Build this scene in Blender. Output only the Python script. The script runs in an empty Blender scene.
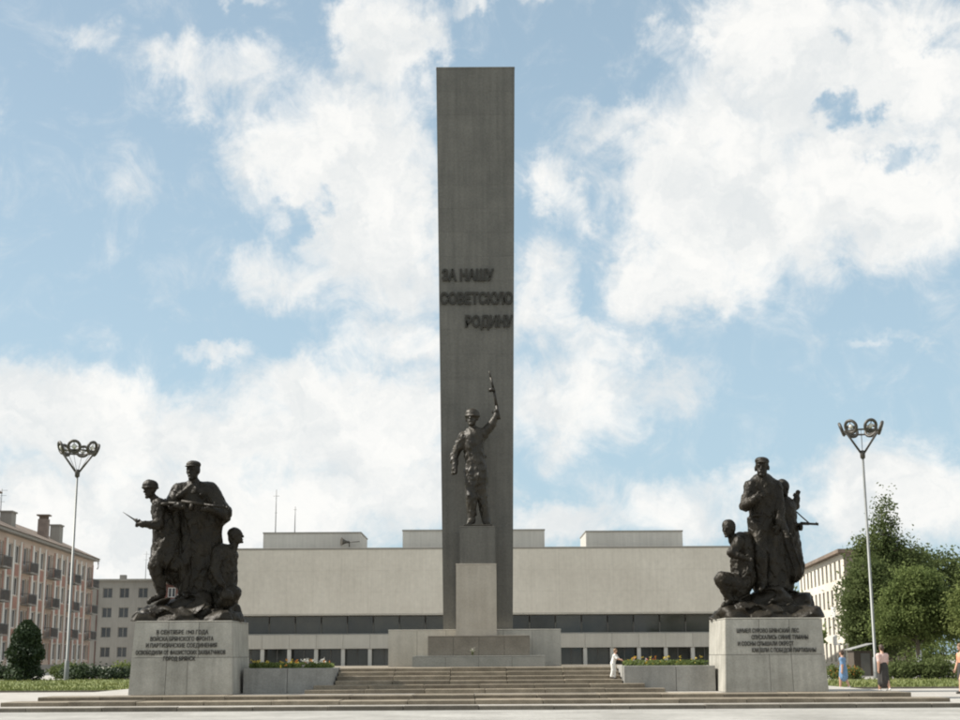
import bpy, bmesh, math, random
import numpy as np
from mathutils import Matrix, Vector
R = math.radians
random.seed(7); RNG = np.random.default_rng(7)
scene = bpy.context.scene
C = bpy.context.collection

# ------------------------------------------------------------------ camera
cam_d = bpy.data.cameras.new('camera'); cam = bpy.data.objects.new('camera', cam_d); C.objects.link(cam)
cam_d.sensor_width = 36.0; cam_d.lens = 36.0*1400/960; cam_d.clip_end = 5000
cam.matrix_world = Matrix.Translation((0.08, 0, 1.4)) @ Matrix.Rotation(R(90+11.94), 4, 'X') @ Matrix.Rotation(R(-0.3), 4, 'Z')
scene.camera = cam
scene.cycles.filter_width = 2.0; scene.cycles.max_bounces = 5; scene.cycles.diffuse_bounces = 3; scene.cycles.glossy_bounces = 2; scene.cycles.transmission_bounces = 2

# ------------------------------------------------------------------ light and exposure
SUN_AZ, SUN_EL = -87.5, 46.0          # azimuth measured from +Y towards +X: the sun stands to the left
sun_d = bpy.data.lights.new('sun', 'SUN'); sun = bpy.data.objects.new('sun', sun_d); C.objects.link(sun)
sun_d.energy = 5.0; sun_d.angle = R(0.6); sun_d.color = (1.0, 0.955, 0.88)
sd = Vector((math.sin(R(SUN_AZ))*math.cos(R(SUN_EL)), math.cos(R(SUN_AZ))*math.cos(R(SUN_EL)), math.sin(R(SUN_EL))))
sun.rotation_euler = sd.to_track_quat('Z', 'Y').to_euler(); sun.location = (-60, 0, 80)
vs = scene.view_settings
vs.view_transform = 'Standard'; vs.look = 'None'; vs.gamma = 1.0; vs.use_curve_mapping = False; vs.exposure = 0.47

# clouds: azimuth, elevation, half-width, half-height (degrees), weight
CLOUDS = [(-16.4,24.1,1.8,1.0,0.55),(-11.4,23.1,3.5,1.6,0.70),(-6.4,20.4,4.5,3.5,1.00),(-4.1,24.8,2.3,2.5,0.90),(-3.8,17.4,3.3,3.3,1.00),(-8.2,15.5,2.9,1.3,0.65),(-11.1,12.5,1.7,0.7,0.60),(-3.3,13.0,2.9,1.6,0.75),(-16.9,9.2,6.1,2.5,1.00),(-11.8,8.5,4.9,2.3,0.90),(-5.8,9.3,6.1,3.1,1.00),(-15.2,5.3,9.0,2.9,0.95),(-4.1,6.2,5.3,2.0,0.90),(-9.3,5.4,6.5,2.5,0.90),(3.5,18.8,1.8,2.5,0.80),(2.8,14.8,1.8,2.0,0.75),(5.0,12.9,2.9,1.3,0.70),(3.7,10.3,4.5,2.5,0.80),(7.3,11.0,2.5,1.1,0.55),(10.2,18.9,4.5,4.9,1.00),(15.8,22.8,7.0,3.7,1.00),(16.7,18.0,5.7,3.5,1.00),(8.4,15.2,3.1,2.0,0.90),(12.6,24.6,2.9,2.9,1.00),(8.4,24.5,1.6,1.0,0.55),(5.7,21.6,2.3,1.0,0.60),(16.7,5.9,4.5,2.5,0.95),(8.9,5.9,5.3,1.6,0.70),(3.2,5.2,3.3,1.2,0.75),(16.7,12.1,1.4,0.4,0.45),(6.8,17.7,1.2,1.2,0.45),(-10.2,25.9,1.2,0.6,0.60),(3.6,26.2,2.0,0.5,0.50),(-14.7,18.9,2.9,1.2,0.35),(-1.2,26.3,2.0,0.6,0.60),(16.2,21.4,1.0,0.7,-0.75),(15.1,24.1,0.7,0.5,-0.50),(17.8,19.1,1.1,0.7,-0.60),(19.3,23.3,0.9,0.6,-0.40),(-7.2,18.2,1.0,0.9,-0.50)]
def build_world():
    w = bpy.data.worlds.new('World'); scene.world = w; w.use_nodes = True
    w.cycles.sampling_method = 'MANUAL'; w.cycles.sample_map_resolution = 256
    nt = w.node_tree; nt.nodes.clear(); L = nt.links.new
    def N(t, **kw):
        n = nt.nodes.new(t)
        for k, v in kw.items(): setattr(n, k, v)
        return n
    def math_(op, a, b=None, c=None, clamp=False):
        n = N('ShaderNodeMath', operation=op); n.use_clamp = clamp
        for i, v in enumerate((a, b, c)):
            if v is None: continue
            if isinstance(v, (int, float)): n.inputs[i].default_value = v
            else: L(v, n.inputs[i])
        return n.outputs[0]
    def vmath(op, a, b=None):
        n = N('ShaderNodeVectorMath', operation=op)
        for i, v in enumerate((a, b)):
            if v is None: continue
            if isinstance(v, tuple): n.inputs[i].default_value = v
            else: L(v, n.inputs[i])
        return n
    def noise(vec, scale, detail, rough=0.55, dist=0.0):
        n = N('ShaderNodeTexNoise'); L(vec, n.inputs['Vector'])
        n.inputs['Scale'].default_value = scale; n.inputs['Detail'].default_value = detail
        n.inputs['Roughness'].default_value = rough; n.inputs['Distortion'].default_value = dist
        return n
    def ramp(v, a, b, c=0.0, d=1.0):
        n = N('ShaderNodeMapRange', interpolation_type='SMOOTHSTEP'); L(v, n.inputs[0])
        for i, x in enumerate((a, b, c, d)): n.inputs[i+1].default_value = x
        return n.outputs[0]
    sky = N('ShaderNodeTexSky', sky_type='NISHITA'); sky.sun_disc = False
    sky.sun_elevation = R(SUN_EL); sky.sun_rotation = R(SUN_AZ); sky.air_density = 1.0; sky.dust_density = 2.2; sky.ozone_density = 1.2
    tc = N('ShaderNodeTexCoord'); d = tc.outputs['Generated']
    sp = N('ShaderNodeSeparateXYZ'); L(d, sp.inputs[0])
    az = math_('ARCTAN2', sp.outputs[0], sp.outputs[1]); el = math_('ARCSINE', sp.outputs[2])
    ae = N('ShaderNodeCombineXYZ'); L(math_('MULTIPLY', az, 180/math.pi), ae.inputs[0]); L(math_('MULTIPLY', el, 180/math.pi), ae.inputs[1])
    # ragged edges: two octaves of warp on the angular position
    n1 = noise(ae.outputs[0], 0.22, 5); n2 = noise(ae.outputs[0], 0.9, 6, 0.65)
    w1 = vmath('MULTIPLY', vmath('SUBTRACT', n1.outputs['Color'], (0.5, 0.5, 0.5)).outputs[0], (6.5, 4.6, 0)).outputs[0]
    w2 = vmath('MULTIPLY', vmath('SUBTRACT', n2.outputs['Color'], (0.5, 0.5, 0.5)).outputs[0], (2.6, 2.0, 0)).outputs[0]
    p = vmath('ADD', vmath('ADD', ae.outputs[0], w1).outputs[0], w2).outputs[0]
    acc = None; neg = None
    for (a, e, rx, ry, wt) in CLOUDS:
        q = vmath('MULTIPLY', vmath('SUBTRACT', p, (a, e, 0)).outputs[0], (1/rx, 1/ry, 0)).outputs[0]
        ln = vmath('LENGTH', q).outputs['Value']
        m = N('ShaderNodeMapRange', interpolation_type='SMOOTHERSTEP'); L(ln, m.inputs[0])
        for i, x in enumerate((0.10, 1.75, abs(wt), 0.0)): m.inputs[i+1].default_value = x
        v = m.outputs[0]
        if wt > 0: acc = v if acc is None else math_('SMOOTH_MAX', acc, v, 0.25)
        else: neg = v if neg is None else math_('MAXIMUM', neg, v)
    # elsewhere in the sky: unseen cloud from noise, cover enlarged to warm the fill
    hi = math_('ADD', math_('MAXIMUM', sp.outputs[2], 0.0), 0.22)
    flat = N('ShaderNodeCombineXYZ'); L(math_('DIVIDE', sp.outputs[0], hi), flat.inputs[0]); L(math_('DIVIDE', sp.outputs[1], hi), flat.inputs[1])
    gen = ramp(noise(flat.outputs[0], 1.1, 6, 0.6).outputs['Fac'], 0.36, 0.62)
    away = vmath('LENGTH', vmath('MULTIPLY', vmath('SUBTRACT', ae.outputs[0], (0, 12, 0)).outputs[0], (1/26, 1/20, 0)).outputs[0]).outputs['Value']
    dens = math_('SUBTRACT', acc, neg)
    mx = N('ShaderNodeMix', data_type='FLOAT'); L(ramp(away, 0.95, 1.35), mx.inputs[0]); L(dens, mx.inputs[2]); L(gen, mx.inputs[3])
    fine = noise(ae.outputs[0], 0.42, 10, 0.66, 0.6)
    dd = math_('ADD', mx.outputs[0], math_('MULTIPLY', math_('SUBTRACT', fine.outputs['Fac'], 0.5), 1.30))
    alpha = math_('MULTIPLY', ramp(dd, 0.13, 0.88), 0.96)
    shade = noise(p, 0.30, 7, 0.6)
    cc = N('ShaderNodeMix', data_type='RGBA'); L(ramp(shade.outputs['Fac'], 0.32, 0.66), cc.inputs[0])
    cc.inputs[6].default_value = (7.6, 7.85, 7.9, 1); cc.inputs[7].default_value = (9.6, 9.5, 9.2, 1)
    # thin veil of haze that whitens the blue towards the horizon
    veil = ramp(el, R(32), R(2), 0.46, 0.72)
    v1 = N('ShaderNodeMix', data_type='RGBA'); L(veil, v1.inputs[0]); L(sky.outputs[0], v1.inputs[6]); v1.inputs[7].default_value = (5.35, 7.35, 8.6, 1)
    mix = N('ShaderNodeMix', data_type='RGBA'); L(alpha, mix.inputs[0]); L(v1.outputs[2], mix.inputs[6]); L(cc.outputs[2], mix.inputs[7])
    bg = N('ShaderNodeBackground'); L(mix.outputs[2], bg.inputs[0]); bg.inputs[1].default_value = 0.076
    out = N('ShaderNodeOutputWorld'); L(bg.outputs[0], out.inputs[0])
build_world()

# ------------------------------------------------------------------ materials
MATS = {}
def mat(name, c1, c2=None, scale=3.0, rough=0.8, bump=0.0, metal=0.0, vary=0.0, streak=0.0, fine=0.0, spec=0.5, trans=None, coord='Object', bscale=None, offset=True):
    """two-tone noise colour, optional vertical run-off streaks, per-object tint, fine relief"""
    m = bpy.data.materials.new(name); m.use_nodes = True; MATS[name] = m
    nt = m.node_tree; L = nt.links.new; b = nt.nodes['Principled BSDF']
    def N(t): return nt.nodes.new(t)
    c2 = c2 or c1
    tc = N('ShaderNodeTexCoord'); oi = N('ShaderNodeObjectInfo')
    off = N('ShaderNodeVectorMath'); off.operation = 'MULTIPLY_ADD'
    cv = N('ShaderNodeCombineXYZ')
    for i in range(3): L(oi.outputs['Random'], cv.inputs[i])
    L(cv.outputs[0], off.inputs[0]); off.inputs[1].default_value = (37, 53, 71) if offset else (0, 0, 0); L(tc.outputs[coord], off.inputs[2])
    vec = off.outputs[0]
    n = N('ShaderNodeTexNoise'); L(vec, n.inputs['Vector']); n.inputs['Scale'].default_value = scale; n.inputs['Detail'].default_value = 7; n.inputs['Roughness'].default_value = 0.6
    r = N('ShaderNodeMapRange'); L(n.outputs['Fac'], r.inputs[0]); r.inputs[1].default_value = 0.33; r.inputs[2].default_value = 0.67
    mx = N('ShaderNodeMix'); mx.data_type = 'RGBA'; L(r.outputs[0], mx.inputs[0]); mx.inputs[6].default_value = (*c1, 1); mx.inputs[7].default_value = (*c2, 1)
    col = mx.outputs[2]
    def mul(col, fac_socket):
        x = N('ShaderNodeMix'); x.data_type = 'RGBA'; x.blend_type = 'MULTIPLY'; x.inputs[0].default_value = 1
        L(col, x.inputs[6]); L(fac_socket, x.inputs[7]); return x.outputs[2]
    def rng(sock, a, bb, c, d):
        q = N('ShaderNodeMapRange'); L(sock, q.inputs[0])
        for i, v in enumerate((a, bb, c, d)): q.inputs[i+1].default_value = v
        return q.outputs[0]
    if streak:
        mp = N('ShaderNodeMapping'); L(vec, mp.inputs[0]); mp.inputs['Scale'].default_value = (5.0, 5.0, 0.28)
        n3 = N('ShaderNodeTexNoise'); L(mp.outputs[0], n3.inputs['Vector']); n3.inputs['Scale'].default_value = 1.0; n3.inputs['Detail'].default_value = 5
        col = mul(col, rng(n3.outputs['Fac'], 0.38, 0.7, 1.0, 1.0-streak))
    if fine:
        n4 = N('ShaderNodeTexNoise'); L(vec, n4.inputs['Vector']); n4.inputs['Scale'].default_value = scale*14; n4.inputs['Detail'].default_value = 3
        col = mul(col, rng(n4.outputs['Fac'], 0.3, 0.7, 1.0-fine, 1.0+fine))
    if vary: col = mul(col, rng(oi.outputs['Random'], 0, 1, 1.0-vary, 1.0+vary))
    L(col, b.inputs['Base Color'])
    rr = rng(n.outputs['Fac'], 0.3, 0.7, max(0.03, rough-0.08), min(1, rough+0.08)); L(rr, b.inputs['Roughness'])
    b.inputs['Metallic'].default_value = metal; b.inputs['Specular IOR Level'].default_value = spec
    if bump:
        n2 = N('ShaderNodeTexNoise'); L(vec, n2.inputs['Vector']); n2.inputs['Scale'].default_value = bscale or scale*6; n2.inputs['Detail'].default_value = 6
        bp = N('ShaderNodeBump'); bp.inputs['Strength'].default_value = bump; bp.inputs['Distance'].default_value = 0.03; L(n2.outputs['Fac'], bp.inputs['Height']); L(bp.outputs[0], b.inputs['Normal'])
    if trans:
        ts = N('ShaderNodeBsdfTranslucent'); L(col, ts.inputs[0]); ms = N('ShaderNodeMixShader'); ms.inputs[0].default_value = trans
        L(b.outputs[0], ms.inputs[1]); L(ts.outputs[0], ms.inputs[2]); L(ms.outputs[0], nt.nodes['Material Output'].inputs[0])
    return m
mat('asphalt', (.23,.22,.198), (.35,.338,.31), 0.45, 0.9, 0.4, fine=.12)
mat('paving', (.31,.288,.255), (.39,.37,.335), 0.9, 0.9, 0.3, fine=.10)
mat('granite_step', (.150,.124,.088), (.250,.212,.158), 2.2, 0.85, 0.4, vary=.22, fine=.18)
mat('kerb', (.11,.096,.075), (.18,.16,.127), 2.2, 0.85, 0.4, vary=.18, fine=.15)
mat('pedestal_stone', (.335,.32,.275), (.46,.44,.385), 1.5, 0.75, 0.25, vary=.07, streak=.20, fine=.10)
mat('planter_stone', (.27,.262,.238), (.37,.36,.33), 1.8, 0.85, 0.3, vary=.08, streak=.15, fine=.10)
mat('pale_stone', (.46,.435,.375), (.56,.525,.455), 1.2, 0.75, 0.2, vary=.05, streak=.14, fine=.06)
mat('warm_stone', (.40,.355,.29), (.48,.435,.365), 1.2, 0.7, 0.2, vary=.04, streak=.14, fine=.06)
mat('brown_granite', (.155,.135,.105), (.21,.185,.15), 2.0, 0.6, 0.2, vary=.06, fine=.14)
mat('grey_granite', (.24,.24,.215), (.31,.305,.275), 2.0, 0.7, 0.2, vary=.06, fine=.12)
mat('stele_granite', (.116,.110,.094), (.160,.152,.131), 0.9, 0.6, 0.15, vary=.04, streak=.22, offset=False, fine=.12)
mat('joint_dark', (.10,.095,.085), (.14,.13,.12), 2.0, 0.95)
mat('bronze', (.014,.011,.007), (.032,.026,.017), 2.2, 0.50, 0.7, metal=.22, bscale=11, spec=.28, streak=.3, fine=.2)
mat('statue_bronze', (.024,.020,.014), (.048,.040,.028), 2.2, 0.48, 0.6, metal=.25, bscale=11, streak=.3, fine=.2)
mat('letter_metal', (.030,.028,.022), (.05,.045,.036), 4.0, 0.6, metal=.3)
mat('letter_paint', (.035,.033,.028), (.07,.065,.055), 9.0, 0.8)
mat('facade', (.55,.505,.43), (.65,.603,.52), 0.18, 0.8, 0.1, vary=.008, streak=.07, fine=.05, offset=False)
mat('facade_roof', (.47,.45,.41), (.55,.53,.485), 0.3, 0.8, 0.1, vary=.04, streak=.12)
mat('facade_beige', (.40,.375,.325), (.48,.455,.40), 0.4, 0.8, 0.1, vary=.03, streak=.10)
mat('coping', (.22,.205,.18), (.28,.265,.235), 0.6, 0.7)
mat('column_white', (.42,.405,.365), (.50,.485,.44), 0.6, 0.7, vary=.05)  # tone lowered to put the lower storey's shade into the colour
mat('glass_dark', (.050,.052,.048), (.085,.086,.078), 0.3, 0.12, vary=.35, spec=.5)
mat('glass_far', (.03,.032,.034), (.06,.062,.064), 0.4, 0.18, vary=.4, spec=.5)
mat('mullion', (.10,.098,.09), (.14,.135,.12), 2, 0.6)
mat('plaster_peach', (.44,.345,.28), (.54,.435,.36), 0.25, 0.9, 0.1, streak=.10)
mat('plaster_red', (.28,.15,.115), (.36,.20,.155), 0.4, 0.9, vary=.10)
mat('plaster_white', (.60,.585,.54), (.70,.685,.64), 0.4, 0.9, vary=.04, streak=.06)
mat('balcony_grey', (.09,.068,.055), (.17,.125,.10), 0.8, 0.9, vary=.25)
mat('roof_brown', (.14,.105,.08), (.22,.165,.125), 0.6, 0.85, 0.2, streak=.15)
mat('plaster_grey', (.235,.22,.195), (.31,.292,.262), 0.2, 0.9, streak=.12)
mat('brick_red', (.085,.038,.03), (.13,.06,.048), 0.6, 0.9)
mat('plaster_cream', (.58,.535,.45), (.68,.635,.55), 0.25, 0.9, streak=.06)
mat('brick_and_end_shade', (.17,.135,.115), (.25,.20,.17), 1.5, 0.9)
mat('frame_white', (.60,.59,.56), (.70,.69,.66), 1.5, 0.6)
mat('lamp_metal', (.17,.178,.172), (.25,.255,.245), 1.0, 0.5, metal=.35, streak=.15)
mat('lamp_dark', (.055,.050,.042), (.09,.082,.07), 2.0, 0.5, metal=.3)
mat('lamp_glass', (.55,.54,.50), (.65,.64,.60), 2.0, 0.3)
mat('antenna_metal', (.10,.10,.10), (.18,.18,.17), 2.0, 0.5, metal=.5)
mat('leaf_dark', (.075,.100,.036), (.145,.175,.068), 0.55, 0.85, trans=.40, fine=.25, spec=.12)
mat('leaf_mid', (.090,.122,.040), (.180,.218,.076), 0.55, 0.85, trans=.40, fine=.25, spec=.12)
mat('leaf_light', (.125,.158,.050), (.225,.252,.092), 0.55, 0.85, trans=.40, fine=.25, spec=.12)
mat('leaf_thuja', (.018,.034,.012), (.040,.065,.022), 0.8, 0.7, trans=.15, fine=.35)
mat('bark', (.09,.075,.055), (.15,.125,.095), 3.0, 0.95, 0.6)
mat('whitewash', (.66,.65,.61), (.78,.77,.73), 3.0, 0.9)
mat('turf', (.10,.125,.03), (.17,.185,.055), 0.25, 0.95, 0.5, fine=.25)
mat('grass_blade', (.11,.14,.034), (.20,.21,.07), 0.4, 0.8, trans=.25, fine=.2)
mat('soil', (.07,.05,.035), (.11,.085,.06), 3, 0.95, 0.5)
mat('petal_yellow', (.55,.40,.05), (.66,.52,.10), 4, 0.7, trans=.2)
mat('petal_orange', (.55,.22,.04), (.64,.32,.07), 4, 0.7, trans=.2)
mat('petal_white', (.55,.53,.47), (.66,.64,.58), 4, 0.7, trans=.2)
mat('petal_red', (.50,.05,.03), (.62,.09,.05), 4, 0.7, trans=.2)
mat('skin', (.50,.29,.20), (.56,.34,.24), 6, 0.55, spec=.4)
mat('hair_brown', (.045,.026,.015), (.075,.045,.028), 12, 0.6)
mat('hair_light', (.17,.10,.05), (.24,.15,.08), 12, 0.6)
mat('cloth_blue', (.12,.21,.34), (.18,.29,.44), 5, 0.9, 0.3)
mat('cloth_dark', (.030,.028,.026), (.055,.05,.045), 5, 0.9, 0.3)
mat('cloth_navy', (.028,.032,.045), (.05,.055,.075), 5, 0.9, 0.3)
mat('cloth_pink', (.52,.30,.26), (.70,.56,.50), 26, 0.9, 0.3)
mat('cloth_orange', (.58,.25,.15), (.66,.33,.21), 6, 0.9, 0.3)
mat('cloth_white', (.74,.72,.67), (.82,.80,.76), 5, 0.9, 0.3)
mat('shoe', (.62,.60,.56), (.70,.68,.64), 5, 0.6)
mat('kiosk_wall', (.055,.042,.032), (.085,.068,.052), 1, 0.85)
mat('sheet_metal', (.24,.24,.23), (.32,.32,.31), 1, 0.5)

# ------------------------------------------------------------------ mesh helpers
def obj(name, me, m, parent=None, loc=(0,0,0), rotz=0.0):
    if isinstance(me, bmesh.types.BMesh):
        bm = me; me = bpy.data.meshes.new(name); bm.to_mesh(me); bm.free()
    o = bpy.data.objects.new(name, me); C.objects.link(o)
    for mm in (m if isinstance(m, (list, tuple)) else [m]):
        if len(me.materials) < (len(m) if isinstance(m, (list, tuple)) else 1): me.materials.append(MATS[mm])
    o.location = loc; o.rotation_euler = (0, 0, rotz)
    if parent: o.parent = parent
    return o
def share(name, src, parent, loc, rotz=0.0):
    o = bpy.data.objects.new(name, src.data); C.objects.link(o); o.location = loc; o.rotation_euler = (0, 0, rotz); o.parent = parent
    return o
def tag(o, label, cat, group=None):
    o['label'] = label; o['category'] = cat
    if group: o['group'] = group
    return o
def thing(name, label, cat, loc=(0,0,0), rotz=0.0, group=None):
    o = bpy.data.objects.new(name, None); C.objects.link(o); o.location = loc; o.rotation_euler = (0, 0, rotz)
    o.empty_display_size = 0.2
    return tag(o, label, cat, group)
def struct(o): o['kind'] = 'structure'; return o
def stuff(o): o['kind'] = 'stuff'; return o
def box(bm, x0, x1, y0, y1, z0, z1, bev=0.0):
    v = [bm.verts.new(p) for p in ((x0,y0,z0),(x1,y0,z0),(x1,y1,z0),(x0,y1,z0),(x0,y0,z1),(x1,y0,z1),(x1,y1,z1),(x0,y1,z1))]
    fs = [bm.faces.new([v[i] for i in q]) for q in ((3,2,1,0),(4,5,6,7),(0,1,5,4),(1,2,6,5),(2,3,7,6),(3,0,4,7))]
    if bev:
        es = list({e for f in fs for e in f.edges})
        bmesh.ops.bevel(bm, geom=es, offset=bev, segments=1, affect='EDGES')
def bx(x0, x1, y0, y1, z0, z1, bev=0.0):
    bm = bmesh.new(); box(bm, x0, x1, y0, y1, z0, z1, bev); return bm
def frustum(bm, b0, b1, z0, z1):
    """b = (x0,x1,y0,y1) at bottom and top"""
    v = []
    for (x0,x1,y0,y1), z in ((b0,z0),(b1,z1)):
        v += [bm.verts.new(p) for p in ((x0,y0,z),(x1,y0,z),(x1,y1,z),(x0,y1,z))]
    for q in ((3,2,1,0),(4,5,6,7),(0,1,5,4),(1,2,6,5),(2,3,7,6),(3,0,4,7)): bm.faces.new([v[i] for i in q])
def tube(bm, pts, rad, seg=8, cap=True):
    pts = [Vector(p) for p in pts]; rad = rad if isinstance(rad, (list, tuple)) else [rad]*len(pts)
    rings = []
    ref = None
    for i, p in enumerate(pts):
        t = (pts[min(i+1, len(pts)-1)] - pts[max(i-1, 0)]).normalized()
        if ref is None: ref = Vector((0,0,1)) if abs(t.z) < 0.9 else Vector((1,0,0))
        a = t.cross(ref).normalized(); b = t.cross(a).normalized(); ref = -b if False else ref
        rings.append([bm.verts.new(p + (a*math.cos(k*2*math.pi/seg) + b*math.sin(k*2*math.pi/seg))*rad[i]) for k in range(seg)])
    for r0, r1 in zip(rings, rings[1:]):
        for k in range(seg): 
            f = bm.faces.new((r0[k], r0[(k+1)%seg], r1[(k+1)%seg], r1[k])); f.smooth = True
    if cap: bm.faces.new(rings[0][::-1]); bm.faces.new(rings[-1])
def torus(bm, c, R_, r_, normal, seg=20, sub=8):
    n = Vector(normal).normalized(); a = n.orthogonal().normalized(); b = n.cross(a); c = Vector(c)
    g = []
    for i in range(seg):
        th = 2*math.pi*i/seg; d = a*math.cos(th)+b*math.sin(th)
        g.append([bm.verts.new(c + d*(R_+r_*math.cos(2*math.pi*j/sub)) + n*(r_*math.sin(2*math.pi*j/sub))) for j in range(sub)])
    for i in range(seg):
        for j in range(sub):
            f = bm.faces.new((g[i][j], g[(i+1)%seg][j], g[(i+1)%seg][(j+1)%sub], g[i][(j+1)%sub])); f.smooth = True
def lathe(bm, prof, c=(0,0,0), axis=(0,0,1), seg=16):
    n = Vector(axis).normalized(); a = n.orthogonal().normalized(); b = n.cross(a); c = Vector(c)
    g = [[bm.verts.new(c + n*z + (a*math.cos(2*math.pi*k/seg)+b*math.sin(2*math.pi*k/seg))*r) for k in range(seg)] for r, z in prof]
    for r0, r1 in zip(g, g[1:]):
        for k in range(seg):
            f = bm.faces.new((r0[k], r0[(k+1)%seg], r1[(k+1)%seg], r1[k])); f.smooth = True
    bm.faces.new(g[0][::-1]); bm.faces.new(g[-1])
def quads_mesh(name, V, nq, matidx=None, smooth=False):
    """V: (nq*4,3) array of independent quads"""
    me = bpy.data.meshes.new(name); me.vertices.add(nq*4); me.vertices.foreach_set('co', np.asarray(V, np.float32).ravel())
    me.loops.add(nq*4); me.loops.foreach_set('vertex_index', np.arange(nq*4, dtype=np.int32))
    me.polygons.add(nq); me.polygons.foreach_set('loop_start', np.arange(0, nq*4, 4, dtype=np.int32)); me.polygons.foreach_set('loop_total', np.full(nq, 4, np.int32))
    if matidx is not None: me.polygons.foreach_set('material_index', np.asarray(matidx, np.int32))
    me.update(); me.validate(); return me
def text_mesh(lines, size_w, cap_h, depth, bold=0.0, align='CENTER'):
    """lines: list of (string, x_left, x_right, z_baseline); one mesh, upright, facing -Y"""
    bm = bmesh.new(); dg = None
    for s, xl, xr, zb in lines:
        cu = bpy.data.curves.new('lettering', 'FONT'); cu.body = s; cu.size = 1.0; cu.extrude = 0.02; cu.offset = bold; cu.resolution_u = 2
        t = bpy.data.objects.new('lettering', cu); C.objects.link(t)
        dg = bpy.context.evaluated_depsgraph_get(); dg.update()
        me = bpy.data.meshes.new_from_object(t.evaluated_get(dg))
        bpy.data.objects.remove(t); bpy.data.curves.remove(cu)
        co = np.empty(len(me.vertices)*3, np.float32); me.vertices.foreach_get('co', co); co = co.reshape(-1, 3)
        x0, x1 = co[:,0].min(), co[:,0].max(); cap = 0.728
        nx = xl + (co[:,0]-x0)/(x1-x0)*(xr-xl); nz = zb + co[:,1]/cap*cap_h; ny = -(co[:,2]+0.02)/0.04*depth
        me.vertices.foreach_set('co', np.stack([nx, ny, nz], 1).astype(np.float32).ravel()); me.update()
        bm.from_mesh(me); bpy.data.meshes.remove(me)
    return bm

# ------------------------------------------------------------------ sculpting: smooth-blended distance field meshed with surface nets
class Field:
    def __init__(s, vox, T=None, sc=1.0): s.v = vox; s.pr = []; s.T = T or (lambda p: np.array(p, float)); s.sc = sc; s.k = 0.02
    def cone(s, a, b, ra, rb, flat=1.0, k=None, folds=None):
        a = s.T(a); b = s.T(b); ra *= s.sc; rb *= s.sc; m = max(ra, rb)
        lo = np.minimum(a, b)-m*1.15; hi = np.maximum(a, b)+m*1.15
        def fn(X, Y, Z):
            ba = b-a; py = a[1]+(Y-(a[1]+0))/1.0
            px = X-a[0]; py = (Y-a[1]); pz = Z-a[2]
            bb = ba.copy()
            if flat != 1.0:
                py = py/flat; bb = np.array([ba[0], ba[1]/flat, ba[2]])
            t = np.clip((px*bb[0]+py*bb[1]+pz*bb[2])/max(1e-9, bb@bb), 0, 1)
            ex = px-t*bb[0]; ey = py-t*bb[1]; ez = pz-t*bb[2]
            d = np.sqrt(ex*ex+ey*ey+ez*ez)-(ra+(rb-ra)*t)
            if folds:
                n, amp = folds; th = np.arctan2(ex, -ey)
                d = d-1.25*amp*s.sc*(1-2*np.abs(np.sin(.5*n*th+1.5*np.sin(2.3*(Z+X))+.6))**.8)*np.clip(t*1.4, 0, 1)*(0.6+0.4*np.sin(th*2.7+1))
            return d*min(1.0, flat*1.15)
        s.pr.append((fn, lo, hi, (k*s.sc if k is not None else s.k)))
    def ell(s, c, r, yaw=0.0, k=None):
        c = s.T(c); r = np.array(r, float)*s.sc; m = r.max()
        def fn(X, Y, Z):
            x = X-c[0]; y = Y-c[1]; z = Z-c[2]; cy, sy = math.cos(yaw), math.sin(yaw)
            x, y = x*cy+y*sy, -x*sy+y*cy
            q = np.sqrt((x/r[0])**2+(y/r[1])**2+(z/r[2])**2)
            return (q-1)*r.min()
        s.pr.append((fn, c-m, c+m, (k*s.sc if k is not None else s.k)))
    def mesh(s, name, rough=0.0, freq=14.0, facet=0.0, cells=90, aniso=1.0):
        v = s.v; pad = 4*v
        lo = np.min([p[1] for p in s.pr], 0)-pad; hi = np.max([p[2] for p in s.pr], 0)+pad
        n = np.ceil((hi-lo)/v).astype(int)+1
        ax = [lo[i]+v*np.arange(n[i]) for i in range(3)]
        D = np.full(n, 0.6, np.float32)
        for fn, a, b, k in s.pr:
            i0 = np.maximum(0, np.floor((a-k*1.5-2*v-lo)/v).astype(int)); i1 = np.minimum(n, np.ceil((b+k*1.5+2*v-lo)/v).astype(int)+1)
            sl = tuple(slice(i0[i], i1[i]) for i in range(3))
            X, Y, Z = np.meshgrid(*[ax[i][sl[i]] for i in range(3)], indexing='ij', sparse=True)
            d = fn(X, Y, Z).astype(np.float32); o = D[sl]
            if k > 1e-6:
                h = np.clip(0.5+0.5*(d-o)/k, 0, 1); D[sl] = d+(o-d)*h-k*h*(1-h)
            else: D[sl] = np.minimum(o, d)
        if facet:
            X, Y, Z = np.meshgrid(*ax, indexing='ij'); rg_ = np.random.default_rng(len(s.pr)*13+5); best = np.full(D.shape, 1e9, np.float32); val = np.zeros(D.shape, np.float32)
            for _ in range(cells):
                c = lo+(hi-lo)*rg_.random(3); gdir = rg_.normal(size=3); gdir /= np.linalg.norm(gdir)
                q = ((X-c[0])**2+(Y-c[1])**2+((Z-c[2])*1.6)**2).astype(np.float32); m = q < best
                best = np.where(m, q, best); val = np.where(m, ((X-c[0])*gdir[0]+(Y-c[1])*gdir[1]+(Z-c[2])*gdir[2]).astype(np.float32), val)
            D += np.clip(val, -.35, .35)*facet
        if rough:
            X, Y, Z = np.meshgrid(*ax, indexing='ij', sparse=True); f = freq; Z = Z*aniso
            D += (rough*(np.sin(f*X+2*np.sin(.6*f*Z))*np.sin(f*1.1*Y+1.7*np.sin(.5*f*X))*np.sin(f*.8*Z+1.5*np.sin(.7*f*Y)))).astype(np.float32)
        return surface_nets(name, D, lo, v)
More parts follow.
